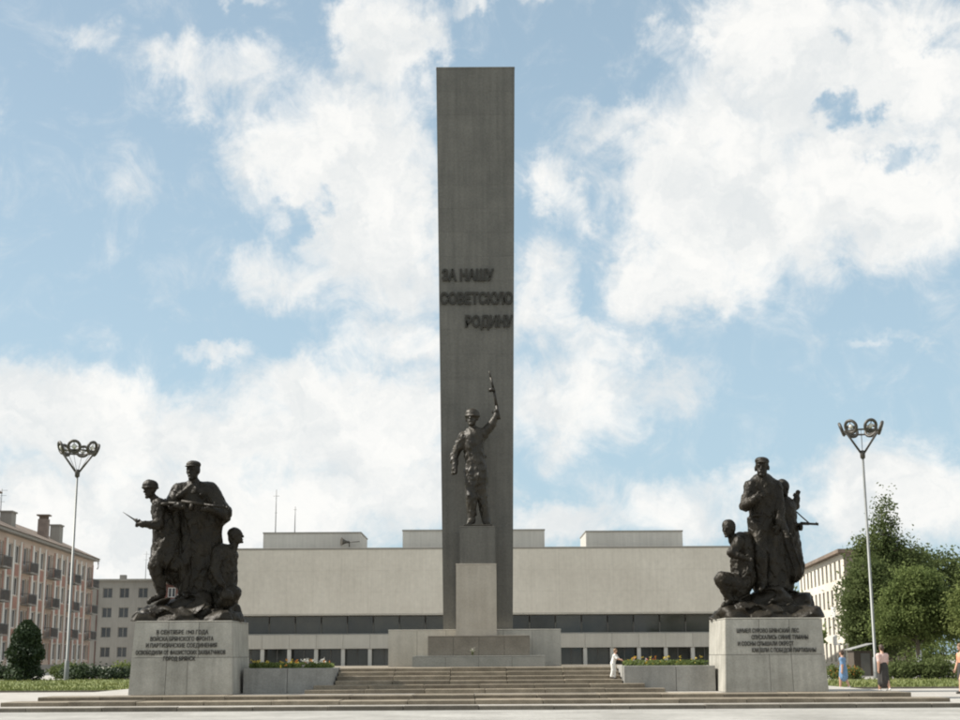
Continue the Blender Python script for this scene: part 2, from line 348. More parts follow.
def chisel(me, amp, cells, seed):
    n = len(me.vertices); co = np.empty(n*3, np.float32); me.vertices.foreach_get('co', co); co = co.reshape(-1, 3)
    nr = np.empty(n*3, np.float32); me.vertices.foreach_get('normal', nr); nr = nr.reshape(-1, 3)
    rg_ = np.random.default_rng(seed); c = co[rg_.integers(0, n, cells)]; g_ = rg_.normal(size=(cells, 3)); g_ /= np.linalg.norm(g_, axis=1)[:, None]
    val = np.zeros(n, np.float32); best = np.full(n, 1e9, np.float32)
    for i in range(cells):
        d = co-c[i]; q = d[:,0]**2+d[:,1]**2+(d[:,2]*.55)**2; m = q < best
        best[m] = q[m]; val[m] = d[m]@g_[i]
    z = co[:,2]; top = z.max()-.17*(z.max()-z.min()); f_ = np.where(z > top, .3, 1.0)      # faces stay calmer than the cloth
    co += nr*(np.clip(val, -.1, .1)*amp*f_)[:, None].astype(np.float32); me.vertices.foreach_set('co', co.ravel()); me.update(); return me
def surface_nets(name, D, lo, v):
    S = D < 0; n = np.array(D.shape)
    c = [S[i:n[0]-1+i, j:n[1]-1+j, k:n[2]-1+k] for i in (0,1) for j in (0,1) for k in (0,1)]
    anyi = np.logical_or.reduce(c); alli = np.logical_and.reduce(c)
    act = anyi & ~alli; idx = np.full(act.shape, -1, np.int64); cells = np.argwhere(act); idx[act] = np.arange(len(cells))
    acc = np.zeros((len(cells), 3)); cnt = np.zeros(len(cells))
    offs = [np.array(o) for o in ((0,0,0),(0,0,1),(0,1,0),(0,1,1),(1,0,0),(1,0,1),(1,1,0),(1,1,1))]
    for a in range(8):
        for b in range(a+1, 8):
            if np.abs(offs[a]-offs[b]).sum() != 1: continue
            da = D[tuple((cells+offs[a]).T)]; db = D[tuple((cells+offs[b]).T)]; m = (da < 0) != (db < 0)
            t = np.where(m, da/np.where(m, da-db, 1), 0)
            acc[m] += offs[a]+(offs[b]-offs[a])*t[m][:, None]; cnt[m] += 1
    P = lo+v*(cells+acc/np.maximum(cnt, 1)[:, None])
    F = []
    for ax in range(3):
        u, w = [(1,2),(2,0),(0,1)][ax]
        sl0 = [slice(None)]*3; sl1 = [slice(None)]*3; sl0[ax] = slice(0, -1); sl1[ax] = slice(1, None)
        A = S[tuple(sl0)]; B = S[tuple(sl1)]
        for flip, M in ((False, A & ~B), (True, ~A & B)):
            e = np.argwhere(M)
            ok = (e[:,u] > 0) & (e[:,w] > 0) & (e[:,u] < n[u]-1) & (e[:,w] < n[w]-1); e = e[ok]
            if not len(e): continue
            du = np.zeros(3, int); du[u] = 1; dw = np.zeros(3, int); dw[w] = 1
            q = np.stack([idx[tuple((e-du-dw).T)], idx[tuple((e-dw).T)], idx[tuple(e.T)], idx[tuple((e-du).T)]], 1)
            F.append(q[:, ::-1] if flip else q)
    F = np.concatenate(F)
    me = bpy.data.meshes.new(name); me.vertices.add(len(P)); me.vertices.foreach_set('co', P.astype(np.float32).ravel())
    nq = len(F); me.loops.add(nq*4); me.loops.foreach_set('vertex_index', F.astype(np.int32).ravel())
    me.polygons.add(nq); me.polygons.foreach_set('loop_start', np.arange(0, nq*4, 4, dtype=np.int32)); me.polygons.foreach_set('loop_total', np.full(nq, 4, np.int32))
    me.polygons.foreach_set('use_smooth', np.ones(nq, bool)); me.update(); me.validate(); return me

# body plan, in units where the figure is H tall: x to the right, y down, third value = depth away from the viewer
def add_head(F, c, H, yaw=0.0, pitch=0.0, cap=None, hair=False):
    u = H/555.0; fx, fd = math.sin(yaw), -math.cos(yaw)
    cp, sp = math.cos(pitch), math.sin(pitch)
    def P(r, f, up):
        f, up = f*cp-up*sp, f*sp+up*cp
        return (c[0]+(r*math.cos(yaw)+f*fx)*u, c[1]-up*u, c[2]+(r*math.sin(yaw)+f*fd)*u)
    F.ell(P(0,-3,8), (23*u,27*u,27*u), yaw, k=4*u)
    F.ell(P(0,5,-14), (17*u,18*u,20*u), yaw, k=6*u)
    F.cone(P(0,23,4), P(0,29,-7), 3.2*u, 5*u, k=3*u)                 # nose
    F.cone(P(-11,21,7), P(11,21,7), 4*u, 4*u, k=3*u)                 # brow
    F.cone(P(-6,21,-17), P(6,21,-17), 3.4*u, 3.4*u, k=3*u)           # lips
    F.ell(P(0,19,-29), (8*u,7*u,6*u), yaw, k=5*u)                    # chin
    for s in (-1, 1):
        F.ell(P(s*9,19,2), (4*u,3*u,3*u), yaw, k=2*u)                # eyes
        F.ell(P(s*23,-2,-2), (4*u,7*u,10*u), yaw, k=2*u)             # ears
    if cap == 'helmet':
        F.ell(P(0,-3,17), (29*u,33*u,24*u), yaw, k=1*u); F.ell(P(0,-2,7), (32*u,37*u,6*u), yaw, k=4*u)
    elif cap == 'cap':
        F.ell(P(0,-3,24), (25*u,30*u,15*u), yaw, k=3*u); F.ell(P(0,20,16), (18*u,15*u,4*u), yaw, k=3*u)
    elif cap == 'hair':
        F.ell(P(0,-6,15), (27*u,29*u,25*u), yaw, k=4*u); F.ell(P(0,-20,-2), (22*u,14*u,24*u), yaw, k=5*u)
    elif cap == 'scarf':
        F.ell(P(0,-5,9), (28*u,31*u,31*u), yaw, k=4*u); F.cone(P(0,-16,-8), P(0,-12,-42), 24*u, 22*u, k=8*u)
def add_hand(F, w, d, H, side=(0,0,-1), fist=False, s=1.0):
    """w wrist, d direction of the fingers, side = direction of the thumb edge"""
    u = H/555.0*s; d = np.array(d, float); d /= np.linalg.norm(d); sd_ = np.array(side, float); sd_ -= d*(sd_@d); sd_ /= np.linalg.norm(sd_); nrm = np.cross(d, sd_)
    w = np.array(w, float); e = tuple
    F.cone(e(w), e(w+d*16*u), 9.5*u, 11*u, k=5*u)
    for i, (o, ln) in enumerate(((8,20),(2.8,23),(-2.8,21),(-8,16))):
        b = w+d*22*u+sd_*o*u; m = b+(d*(.35 if fist else .8)+nrm*(.9 if fist else .25))*ln*.55*u; t = m+(-d*.5+nrm*.4 if fist else d*.5+nrm*.5)*ln*.6*u
        F.cone(e(b), e(m), 4.2*u, 3.8*u, k=2*u); F.cone(e(m), e(t), 3.8*u, 3.2*u, k=1.5*u)
    b = w+d*6*u+sd_*9*u; m = b+(d*.6+sd_*.7)*13*u; F.cone(e(b), e(m), 5*u, 4.4*u, k=3*u); F.cone(e(m), e(m+(d*.8+nrm*.4)*10*u), 4.4*u, 3.6*u, k=2*u)
def add_body(F, J, H, yaw=0.0, arms=True, legs=True, hands=True, shoe=True, bulk=1.0):
    u = H/555.0; k = 12*u; B = bulk
    F.cone(J['neck'], J['head'], 15*u, 14*u, k=6*u)
    F.cone(J['shR'], J['shL'], 25*u, 25*u, k=k); mid = tuple((np.array(J['shR'])+np.array(J['shL']))/2)
    F.cone((mid[0], mid[1]+28*u, mid[2]), J['waist'], 52*u, 43*u, flat=.72, k=k)
    F.cone(J['waist'], J['hip'], 43*u, 47*u, flat=.75, k=k)
    F.cone(J['neck'], (mid[0], mid[1]+8*u, mid[2]), 20*u, 34*u, k=k)
    for s in 'RL':
        if arms and 'el'+s in J:
            F.cone(J['sh'+s], J['el'+s], 23*u*B, 18*u*B, k=k); F.cone(J['el'+s], J['ha'+s], 18*u*B, 12*u*B, k=6*u)
            if hands:
                d = np.array(J['ha'+s], float)-np.array(J['el'+s], float); add_hand(F, J['ha'+s], J.get('hd'+s, d), H, J.get('th'+s, (0,-1,-.3)), J.get('fist'+s, False))
        if legs and 'kn'+s in J:
            hp = J.get('hp'+s, (J['hip'][0]+(-20 if s == 'R' else 20)*u, J['hip'][1]+6*u, J['hip'][2]))
            F.cone(hp, J['kn'+s], 33*u*B, 23*u*B, k=k); F.cone(J['kn'+s], J['an'+s], 24*u*B, 14*u*B*B, k=7*u)
            if shoe:
                an = np.array(J['an'+s], float); F.cone((an[0], an[1]+9*u, an[2]), J['to'+s], 15*u*B, 10*u*B, k=7*u)

# ================================================================== SETTING
def sheet(name, x0, x1, y0, y1, z, m, nx=1, ny=1, wob=0.0):
    bm = bmesh.new()
    g = [[bm.verts.new((x0+(x1-x0)*i/nx, y0+(y1-y0)*j/ny, z+random.uniform(-wob, wob))) for i in range(nx+1)] for j in range(ny+1)]
    for j in range(ny):
        for i in range(nx): bm.faces.new((g[j][i], g[j][i+1], g[j+1][i+1], g[j+1][i]))
    return struct(obj(name, bm, m))
sheet('ground', -1500, 1500, -300, 2500, -0.06, 'turf')
sheet('road', -160, 160, -60, 38.22, 0.0, 'asphalt')
pavement = struct(obj('pavement', bx(-160, 160, 38.42, 300, -0.1, 0.106), 'paving'))
def blocks(parent, name, x0, x1, y0, y1, z0, z1, length, m, gap=0.012, jit=0.009, cut=0.0):
    """a row of separately laid stone blocks along x"""
    n = max(1, round((x1-x0)/length)); w = (x1-x0)/n
    for i in range(n):
        dz = random.uniform(-jit, jit); dy = random.uniform(-jit, jit)
        a = x0+i*w+gap/2; b = x0+(i+1)*w-gap/2
        obj(name, bx(-(b-a)/2, (b-a)/2, 0, y1-y0, z0-z1, 0, 0.012), m, parent, ((a+b)/2, y0+dy, z1+dz))
blocks(pavement, 'kerb_stone', -44, 44, 38.2, 38.5, -0.08, 0.112, 2.0, 'kerb')
# plinth of broad steps under the whole monument
steps = struct(bpy.data.objects.new('steps', None)); C.objects.link(steps)
blocks(steps, 'step_block', -13.1, 12.9, 39.4, 40.7, 0.06, 0.222, 1.85, 'granite_step')
blocks(steps, 'step_block', -12.45, 12.2, 40.6, 42.1, 0.18, 0.333, 1.76, 'granite_step')
terrace = struct(obj('terrace', bx(-12.4, 12.15, 41.9, 58, 0.0, 0.326), 'paving'))
for i, (xa, xb) in enumerate(((-5.15, 5.5), (-4.95, 4.96), (-4.36, 4.33), (-4.36, 4.33), (-4.36, 4.33), (-4.36, 4.33))):
    blocks(steps, 'step_block', xa, xb, 42.4+.5*i, 43.05+.5*i, 0.3, 0.45+.12*i, 1.7, 'granite_step')
obj('upper_landing', bx(-7.2, 7.2, 45.5, 57, 0.32, 1.045), 'granite_step', steps)

# lawns
def lawn(name, x0, x1, y0, y1, n):
    o = sheet(name, x0, x1, y0, y1, 0.125, 'turf', 40, 14, 0.012)
    bm = bmesh.new(); k = obj('lawn_kerb', bx(x0, x1, y0-0.14, y0, 0.09, 0.17), 'kerb', o)
    c = np.stack([RNG.uniform(x0, x1, n), y0+(y1-y0)*RNG.random(n)**1.6, np.full(n, .11)], 1)
    a = RNG.uniform(0, math.pi, n); w = RNG.uniform(.02, .05, n); hgt = RNG.uniform(.05, .13, n)
    dx = np.stack([np.cos(a)*w, np.sin(a)*w, np.zeros(n)], 1); up = np.stack([RNG.normal(0, .03, n), RNG.normal(0, .03, n), hgt], 1)
    V = np.stack([c-dx, c+dx, c+up+dx*.3, c+up-dx*.3], 1).reshape(-1, 3)
    g = stuff(obj('grass', quads_mesh('grass', V, n), 'grass_blade')); tag(g, 'short mown grass growing over the ' + name.replace('_', ' '), 'grass')
    return o
lawn('left_lawn', -75, -12.9, 56, 87, 26000)
lawn('right_lawn', 12.0, 70, 54.8, 74, 20000)

# ================================================================== PEDESTALS
def pedestal(x0, x1, y0, y1, z0, z1, label, lines, lit):
    cx = (x0+x1)/2; p = thing('pedestal', label, 'pedestal', (cx, y0, z0), 0, 'stone pedestals of the bronze groups')
    hw = (x1-x0)/2; h = z1-z0; D = y1-y0; bt = 0.09
    def ins(z): return bt*z/h
    obj('core', (lambda bm: (frustum(bm, (-hw+.07, hw-.07, .07, D-.07), (-hw+bt+.07, hw-bt-.07, bt+.07, D-bt-.07), 0.0, h-.02), bm)[1])(bmesh.new()), 'joint_dark', p)
    rows = ((0.0, 0.51*h), (0.51*h, h))
    cuts = {0: ((-hw, -.12*hw), (-.12*hw, .32*hw), (.32*hw, hw)) if lit else ((-hw, -.30*hw), (-.30*hw, .12*hw), (.12*hw, hw)), 1: ((-hw, -.30*hw), (-.30*hw, .32*hw), (.32*hw, hw))}
    g = 0.006; th = 0.08
    for r, (za, zb) in enumerate(rows):
        ia, ib = ins(za), ins(zb)
        for (a, b) in cuts[r]:                                         # front and back slabs, following the batter
            fa, fb = a/hw, b/hw
            for back in (0, 1):
                bm = bmesh.new(); dj = random.uniform(-.004, .004)
                pts = []
                for z, i_ in ((za+g, ia), (zb-g, ib)):
                    w_ = hw-i_; yy0 = (i_+dj) if not back else (D-i_-th+dj)
                    pts.append((fa*w_+g, fb*w_-g, yy0, yy0+th))
                frustum(bm, pts[0], pts[1], za+g, zb-g); obj('stone_slab', bm, 'pedestal_stone', p)
        for s in (-1, 1):                                              # side slabs, fitted between front and back
            for (ya, yb) in ((th, D/2), (D/2, D-th)):
                bm = bmesh.new(); pts = []
                for z, i_ in ((za+g, ia), (zb-g, ib)):
                    f = lambda t: i_+th+(t-th)/(D-2*th)*(D-2*i_-2*th)
                    o_ = hw-i_; pts.append((min(s*o_, s*(o_-th)), max(s*o_, s*(o_-th)), f(ya)+g, f(yb)-g))
                frustum(bm, pts[0], pts[1], za+g, zb-g); obj('stone_slab', bm, 'pedestal_stone', p)
    obj('cap_slab', bx(-hw+bt-.004, hw-bt+.004, bt-.004, D-bt+.004, h+.001, h+.035, .01), 'pedestal_stone', p)
    bm = text_mesh(lines, 1, 0.125, 0.02, 0.012); ins_o = obj('inscription', bm, 'letter_paint', p)
    ins_o.location = (0, -0.004, 0); ins_o.rotation_euler = (-math.atan(bt/h), 0, 0)
    return p
W = 3.05/104                                                           # metres per photo pixel on the face
L1 = [('В СЕНТЯБРЕ 1943 ГОДА', 154, 206, 634), ('ВОЙСКА БРЯНСКОГО ФРОНТА', 148, 211.5, 640.6), ('И ПАРТИЗАНСКИЕ СОЕДИНЕНИЯ', 144, 215, 647), ('ОСВОБОДИЛИ ОТ ФАШИСТСКИХ ЗАХВАТЧИКОВ', 134, 224, 654), ('ГОРОД БРЯНСК', 162, 194, 660)]
L2 = [('ШУМЕЛ СУРОВО БРЯНСКИЙ ЛЕС', 739.5, 802, 633), ('СПУСКАЛИСЬ СИНИЕ ТУМАНЫ', 754, 811, 639.5), ('И СОСНЫ СЛЫШАЛИ ОКРЕСТ', 740, 796, 645.8), ('КАК ШЛИ С ПОБЕДОЙ ПАРТИЗАНЫ', 754, 818, 652.2)]
pedestal(-10.25, -7.2, 42, 45.15, 0.33, 2.43, 'grey stone pedestal with five centred lines of lettering, under the soldiers group', [(s, (a-180.5)*W, (b-180.5)*W, (693.5-y)*W) for s, a, b, y in L1], False)
pedestal(7.2, 10.22, 42, 45.15, 0.33, 2.43, 'grey stone pedestal with four staggered lines of lettering, under the partisans group', [(s, (a-777)*W, (b-777)*W, (691-y)*W) for s, a, b, y in L2], True)

# ================================================================== STELE AND ITS BASE
st = thing('stele', 'tall dark granite stele that widens upward, with three lines of raised lettering', 'monument', (-0.04, 50.75, 1.045))
H0, H1 = 1.06, 22.62                                                    # local heights of the visible shaft
def hwid(z): return 1.235+(1.52-1.235)*(z-H0)/(H1-H0)
bm = bmesh.new(); frustum(bm, (-hwid(0)+.05, hwid(0)-.05, .012, 1.58), (-hwid(H1)+.05, hwid(H1)-.05, .012, 1.58), 0.0, H1-.03); obj('core', bm, 'stele_granite', st)
NC = 24; g = .0022
for i in range(NC):
    za, zb = H1*i/NC, H1*(i+1)/NC
    cuts = (-1, -.32, .36, 1) if i % 2 else (-1, -.38, .30, 1)
    for a, b in zip(cuts, cuts[1:]):
        bm = bmesh.new(); dj = random.uniform(-.001, .001)
        frustum(bm, (a*hwid(za)+g, b*hwid(za)-g, dj, .011), (a*hwid(zb)+g, b*hwid(zb)-g, dj, .011), za+g*.7, zb-g*.7); obj('granite_slab', bm, 'stele_granite', st)
        bm = bmesh.new(); frustum(bm, (a*hwid(za)+g, b*hwid(za)-g, 1.52, 1.6), (a*hwid(zb)+g, b*hwid(zb)-g, 1.52, 1.6), za+g*.7, zb-g*.7); obj('granite_slab', bm, 'stele_granite', st)
    for s in (-1, 1):
        bm = bmesh.new(); pts = []
        for z in (za, zb):
            w_ = hwid(z); pts.append((min(s*w_, s*(w_-.08)), max(s*w_, s*(w_-.08)), .084, 1.516))
        frustum(bm, pts[0], pts[1], za+g*.7, zb-g*.7); obj('granite_slab', bm, 'stele_granite', st)
obj('top_slab', bx(-1.525, 1.525, -.01, 1.61, H1+.001, H1+.08, .01), 'stele_granite', st)
z_ = lambda z: z-1.045
for ln in (('ЗА НАШУ', -1.30, .66, z_(15.17)), ('СОВЕТСКУЮ', -1.36, 1.36, z_(14.27)), ('РОДИНУ', -.42, 1.36, z_(13.38))):
    obj('lettering', text_mesh([ln], 1, .43, .07, .04), 'letter_metal', st)

def slab_block(name, label, cat, x0, x1, y0, y1, z0, z1, m, nx=1, nz=1):
    """solid stone block clad in fitted slabs"""
    t = thing(name, label, cat, ((x0+x1)/2, y0, z0)); hw = (x1-x0)/2; D = y1-y0; h = z1-z0; g = .005; th = .06
    obj('core', bx(-hw+.05, hw-.05, .05, D-.05, 0, h-.03), 'joint_dark', t)
    for k in range(nz):
        for i in range(nx):
            a = -hw+2*hw*i/nx; b = -hw+2*hw*(i+1)/nx; dj = random.uniform(-.003, .003)
            obj('stone_slab', bx(a+g, b-g, dj, th, h*k/nz+g, h*(k+1)/nz-g), m, t)
        for s in (-1, 1):
            xa, xb = (-hw, -hw+th) if s < 0 else (hw-th, hw)
            obj('stone_slab', bx(xa, xb, th+g, D-g, h*k/nz+g, h*(k+1)/nz-g), m, t)
    obj('cap_slab', bx(-hw, hw, .0, D, h+.001, h+.03, .006), m, t)
    return t
slab_block('pale_wall', 'low pale stone block standing behind the plinth at the foot of the stele', 'stone block', -3.20, 2.88, 50.25, 50.74, 1.045, 2.29, 'pale_stone', 6, 1)
slab_block('base_course', 'low light grey granite slab on the landing, under the brown plinth', 'stone base', -2.25, 2.22, 48.1, 50.24, 1.045, 1.38, 'grey_granite', 4, 1)
slab_block('plinth', 'wide brown granite plinth between the pale blocks below the soldier statue', 'plinth', -1.74, 1.72, 48.5, 50.22, 1.411, 2.05, 'brown_granite', 4, 1)
slab_block('statue_pedestal', 'upright warm beige stone pedestal in front of the stele', 'pedestal', -.79, .61, 48.9, 50.2, 2.081, 4.50, 'warm_stone', 1, 1)
slab_block('upper_pedestal', 'dark granite block on the beige pedestal, directly under the soldier', 'pedestal', -.66, .58, 48.98, 50.16, 4.531, 5.80, 'stele_granite', 1, 1)

# ================================================================== FLOWER PLANTERS
def leaf_quads(centres, size, spread):
    n = len(centres)
    a = RNG.normal(size=(n, 3)); a /= np.linalg.norm(a, axis=1)[:, None]; b = RNG.normal(size=(n, 3)); b -= a*(a*b).sum(1)[:, None]; b /= np.linalg.norm(b, axis=1)[:, None]
    s = (size*RNG.uniform(.6, 1.35, n))[:, None]; l = a*s; w = b*s*.55
    return np.stack([centres-l, centres+w-.1*l, centres+l, centres-w-.1*l], 1).reshape(-1, 3)
def planter(x0, x1, y0, y1, z0, z1, side, label, flabel, palette):
    p = thing('stone_planter', label, 'planter', ((x0+x1)/2, y0, z0), 0, 'stone flower planters beside the stairs'); hw = (x1-x0)/2; D = y1-y0; h = z1-z0; g = .006
    cut = (-hw, -.02*hw, hw) if side < 0 else (-hw, .14*hw, hw)
    for a, b in zip(cut, cut[1:]): obj('stone_slab', bx(a+g, b-g, random.uniform(0, .006), .12, 0, h, .008), 'planter_stone', p)
    for s in (-1, 1): obj('stone_slab', bx(min(s*hw, s*(hw-.12)), max(s*hw, s*(hw-.12)), .126, D-.126, 0, h, .008), 'planter_stone', p)
    obj('stone_slab', bx(-hw, hw, D-.12, D, 0, h, .008), 'planter_stone', p)
    obj('soil', bx(-hw+.125, hw-.125, .125, D-.125, .05, h-.06), 'soil', p)
    n = 2600; c = np.stack([RNG.uniform(-hw+.15, hw-.15, n), RNG.uniform(.12, D-.15, n), h-.05+RNG.random(n)**1.2*.20], 1)
    V = [leaf_quads(c, .055, .1)]; mi = [np.zeros(n, int)]
    for pi, (xa, xb, cnt) in enumerate(palette):
        for _ in range(cnt):
            f = np.array([(xa+(xb-xa)*random.random()-.5)*2*(hw-.16), random.uniform(.1, D-.2), h+random.uniform(.04, .26)])
            q = 7; V.append(leaf_quads(f+RNG.normal(0, .02, (q, 3)), .034, .1)); mi.append(np.full(q, pi+1))
    V = np.concatenate(V); me = quads_mesh('flowers', V, len(V)//4, np.concatenate(mi))
    f = obj('flowers', me, ['leaf_mid', 'petal_yellow', 'petal_orange', 'petal_white', 'petal_red'], None, ((x0+x1)/2, y0, z0)); stuff(f); tag(f, flabel, 'flowers')
planter(-7.12, -4.40, 43.3, 45.4, .327, 1.07, -1, 'shaded grey stone planter right of the soldiers pedestal', 'yellow, orange and white flowers crowding the shaded planter', ((0, .55, 26), (.25, 1, 12), (.6, .95, 26), (.4, .8, 3)))
planter(4.37, 7.14, 43.3, 45.4, .327, 1.09, 1, 'sunlit grey stone planter left of the partisans pedestal', 'sparse yellowish flowers and stems in the sunlit planter', ((0, 1, 30), (0, .5, 4), (.05, .25, 4), (.25, .6, 2)))

# ================================================================== BUILDINGS
def pierced_wall(L_, H_, holes, depth):
    """front skin at y=0 with rectangular openings and their reveals"""
    xs = sorted({0.0, L_, *[v for q in holes for v in q[:2]]}); zs = sorted({0.0, H_, *[v for q in holes for v in q[2:]]})
    bm = bmesh.new(); vc = {}
    def V(x, y, z):
        k = (round(x, 4), y, round(z, 4))
        if k not in vc: vc[k] = bm.verts.new((x, y, z))
        return vc[k]
    cols = {}
    for (a, b, c, d) in holes: cols.setdefault((round(a, 4), round(b, 4)), []).append((c, d))
    for i in range(len(xs)-1):
        xm = (xs[i]+xs[i+1])/2; hs = [q for q in holes if q[0] < xm < q[1]]
        for j in range(len(zs)-1):
            zm = (zs[j]+zs[j+1])/2
            if any(q[2] < zm < q[3] for q in hs): continue
            bm.faces.new((V(xs[i],0,zs[j]), V(xs[i+1],0,zs[j]), V(xs[i+1],0,zs[j+1]), V(xs[i],0,zs[j+1])))
    for (a, b, c, d) in holes:
        for p, q in (((a,c),(b,c)), ((b,c),(b,d)), ((b,d),(a,d)), ((a,d),(a,c))):
            vv = [bm.verts.new((p[0],0,p[1])), bm.verts.new((p[0],depth,p[1])), bm.verts.new((q[0],depth,q[1])), bm.verts.new((q[0],0,q[1]))]
            bm.faces.new(vv)
    return bm
def window_mesh(w, h, fr=.07, mull=1, trans=True):
    bm = bmesh.new(); box(bm, 0, w, .0, .03, 0, h); gl = bm
    fm = bmesh.new()
    box(fm, 0, fr, -.05, -.002, 0, h); box(fm, w-fr, w, -.05, -.002, 0, h); box(fm, fr, w-fr, -.05, -.002, 0, fr); box(fm, fr, w-fr, -.05, -.002, h-fr, h)
    for i in range(mull): x = w*(i+1)/(mull+1); box(fm, x-fr*.45, x+fr*.45, -.045, -.003, fr, h-fr)
    return gl, fm
class WindowKit:
    def __init__(s, w, h, mull, glass='glass_far', frame='frame_white', fr=.07): s.a = None; s.par = (w, h, fr, mull); s.g = glass; s.f = frame
    def put(s, parent, x, y, z):
        if s.a is None:
            gl, fm = window_mesh(*s.par); s.a = obj('window', gl, s.g, parent, (x, y, z)); s.b = obj('window_frame', fm, s.f, s.a); return s.a
        o = share('window', s.a, parent, (x, y, z)); share('window_frame', s.b, o, (0,0,0)); return o

# --- the long public building behind the monument
hall = thing('public_building', 'long pale public building with a blank upper wall and dark window band behind the stele', 'building', (-.3, 135, .1))
BW = 26.0
obj('inner_wall', bx(-BW+.4, BW-.4, 2.6, 24, 0, 11.3), 'facade_beige', hall)
NX, NZ = 20, 3
obj('panel_backing', bx(-BW+.31, BW-.31, .056, .3, 5.31, 11.34), 'facade', hall)
for i in range(NX):
    for k in range(NZ):
        a = -BW+2*BW*i/NX; b = -BW+2*BW*(i+1)/NX; za = 5.30+6.05*k/NZ; zb = 5.30+6.05*(k+1)/NZ; dj = random.uniform(-.002, .002)
        obj('facade_panel', bx(a+.003, b-.003, dj, .05, za+.003, zb-.003), 'facade', hall)
for s in (-1, 1):
    for k in range(NZ): obj('facade_panel', bx(min(s*BW, s*(BW-.3)), max(s*BW, s*(BW-.3)), .31, 24, 5.30+6.05*k/NZ+.012, 5.30+6.05*(k+1)/NZ-.012), 'facade', hall)
obj('parapet_coping', bx(-BW-.06, BW+.06, -.06, .5, 11.36, 11.52, .02), 'coping', hall)
obj('soffit', bx(-BW+.01, BW-.01, .02, 2.7, 5.16, 5.297), 'facade_beige', hall)
obj('flat_roof', bx(-BW+.3, BW-.3, .52, 24, 11.305, 11.4), 'coping', hall)
for i in range(20):                                                    # dark glazed band, recessed under the blank wall
    a = -BW+1.0+50/20*i; b = a+2.5
    obj('window', bx(a+.06, b-.06, 1.9, 1.96, 3.46, 5.1), 'glass_dark', hall)
    obj('mullion', bx(a-.055, a+.055, 1.8, 1.97, 3.46, 4.45), 'mullion', hall)
obj('window_sill', bx(-BW+.8, BW-.8, 1.2, 1.99, 3.36, 3.455), 'facade_beige', hall)
NB = 20
for i in range(NB):
    a = -BW+.4+2*(BW-.4)*i/NB; b = a+2*(BW-.4)/NB
    obj('facade_panel', bx(a+.01, b-.01, .9+random.uniform(-.01, .01), 1.9, 2.05, 3.35), 'facade_beige', hall)
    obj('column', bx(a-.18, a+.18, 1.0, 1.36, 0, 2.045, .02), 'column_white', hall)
    obj('window', bx(a+.1, b-.1, 2.2, 2.26, .35, 2.0), 'glass_dark', hall)
    obj('window_frame', (lambda bm: (box(bm, (a+b)/2-.05, (a+b)/2+.05, 2.1, 2.195, .35, 2.0), box(bm, a+.1, b-.1, 2.1, 2.196, .2, .34), bm)[2])(bmesh.new()), 'mullion', hall)
for (a, b, h_) in ((-20.7, -11.25, 1.60), (-7.2, 6.54, 1.78), (10.55, 19.9, 1.60)):
    n = 4
    bm = bx(a, b, 1.2, 9, 11.41, 11.41+h_); rb = obj('roof_block', bm, 'facade_roof', hall)
    obj('block_coping', bx(a-.05, b+.05, 1.12, 9.08, 11.412+h_, 11.53+h_), 'coping', rb)
bm = bmesh.new(); lathe(bm, [(.10,0),(.12,.25),(.22,.5),(.42,.8)], (0,0,0), (-1,-.4,.05), 14); tube(bm, [(0,0,0),(1.0,.0,.05)], .04); tube(bm, [(0,0,0),(0,0,-.45)], .05)
tag(obj('loudspeaker', bm, 'lamp_dark', None, (-12.6, 135.6, 12.2)), 'small dark horn loudspeaker on the roof block left of the stele', 'loudspeaker')
def antenna(loc, h_, label, bars):
    bm = bmesh.new(); tube(bm, [(0,0,0),(0,0,h_)], [.05,.03], 6)
    for z, w_ in bars: tube(bm, [(-w_,0,h_*z),(w_,0,h_*z)], .018, 5)
    tag(obj('roof_antenna', bm, 'antenna_metal', None, loc), label, 'antenna', 'aerials on the roofs')
antenna((-20.1, 138, 13.0), 4.6, 'tall thin mast aerial on the left roof block of the long building', ((.86,.30),(.5,.12)))
antenna((-18.2, 138, 13.0), 2.9, 'short aerial beside the tall mast on the long building', ((.9,.15),))

# --- apartment house on the left: wall runs away from the viewer
ax, ay = -43.25, 112.0; bxx, by = -47.55, 173.5; LEN = math.hypot(bxx-ax, by-ay); ang = math.atan2(by-ay, bxx-ax)
apt = thing('apartment_house', 'peach four storey apartment house with red panels, balconies and brown roof, at the left edge', 'building', (ax, ay, .1), ang)
# local: x along the wall, +y to the left of travel (inward), wall faces -y (towards the square)
FL = 3.08; Z0 = 1.1; HW = 12.9
MODS = 6; MW = LEN/MODS-.0; holes = []; doors = []
for mdl in range(MODS):
    x0 = mdl*MW
    for f in range(4):
        z0 = Z0+f*FL
        holes += [(x0+.95, x0+2.65, z0, z0+1.75), (x0+3.75, x0+5.45, z0, z0+1.75), (x0+6.85, x0+8.55, z0, z0+1.75), (x0+8.72, x0+9.62, z0-.7 if f else z0, z0+1.75)]
obj('wall', pierced_wall(LEN, HW, holes, .3), 'plaster_peach', apt)
obj('wall', bx(.02, LEN-.02, .31, 12, 0, HW-.01), 'plaster_grey', apt)
obj('base_course', bx(-.05, LEN+.05, -.08, -.005, 0, .65), 'plaster_grey', apt)
kw, kd, kg = WindowKit(1.7, 1.75, 1, fr=.08), WindowKit(.9, 2.45, 0, fr=.10), WindowKit(.9, 1.75, 0, fr=.10)
white = red = redv = slab_ = rail_ = None
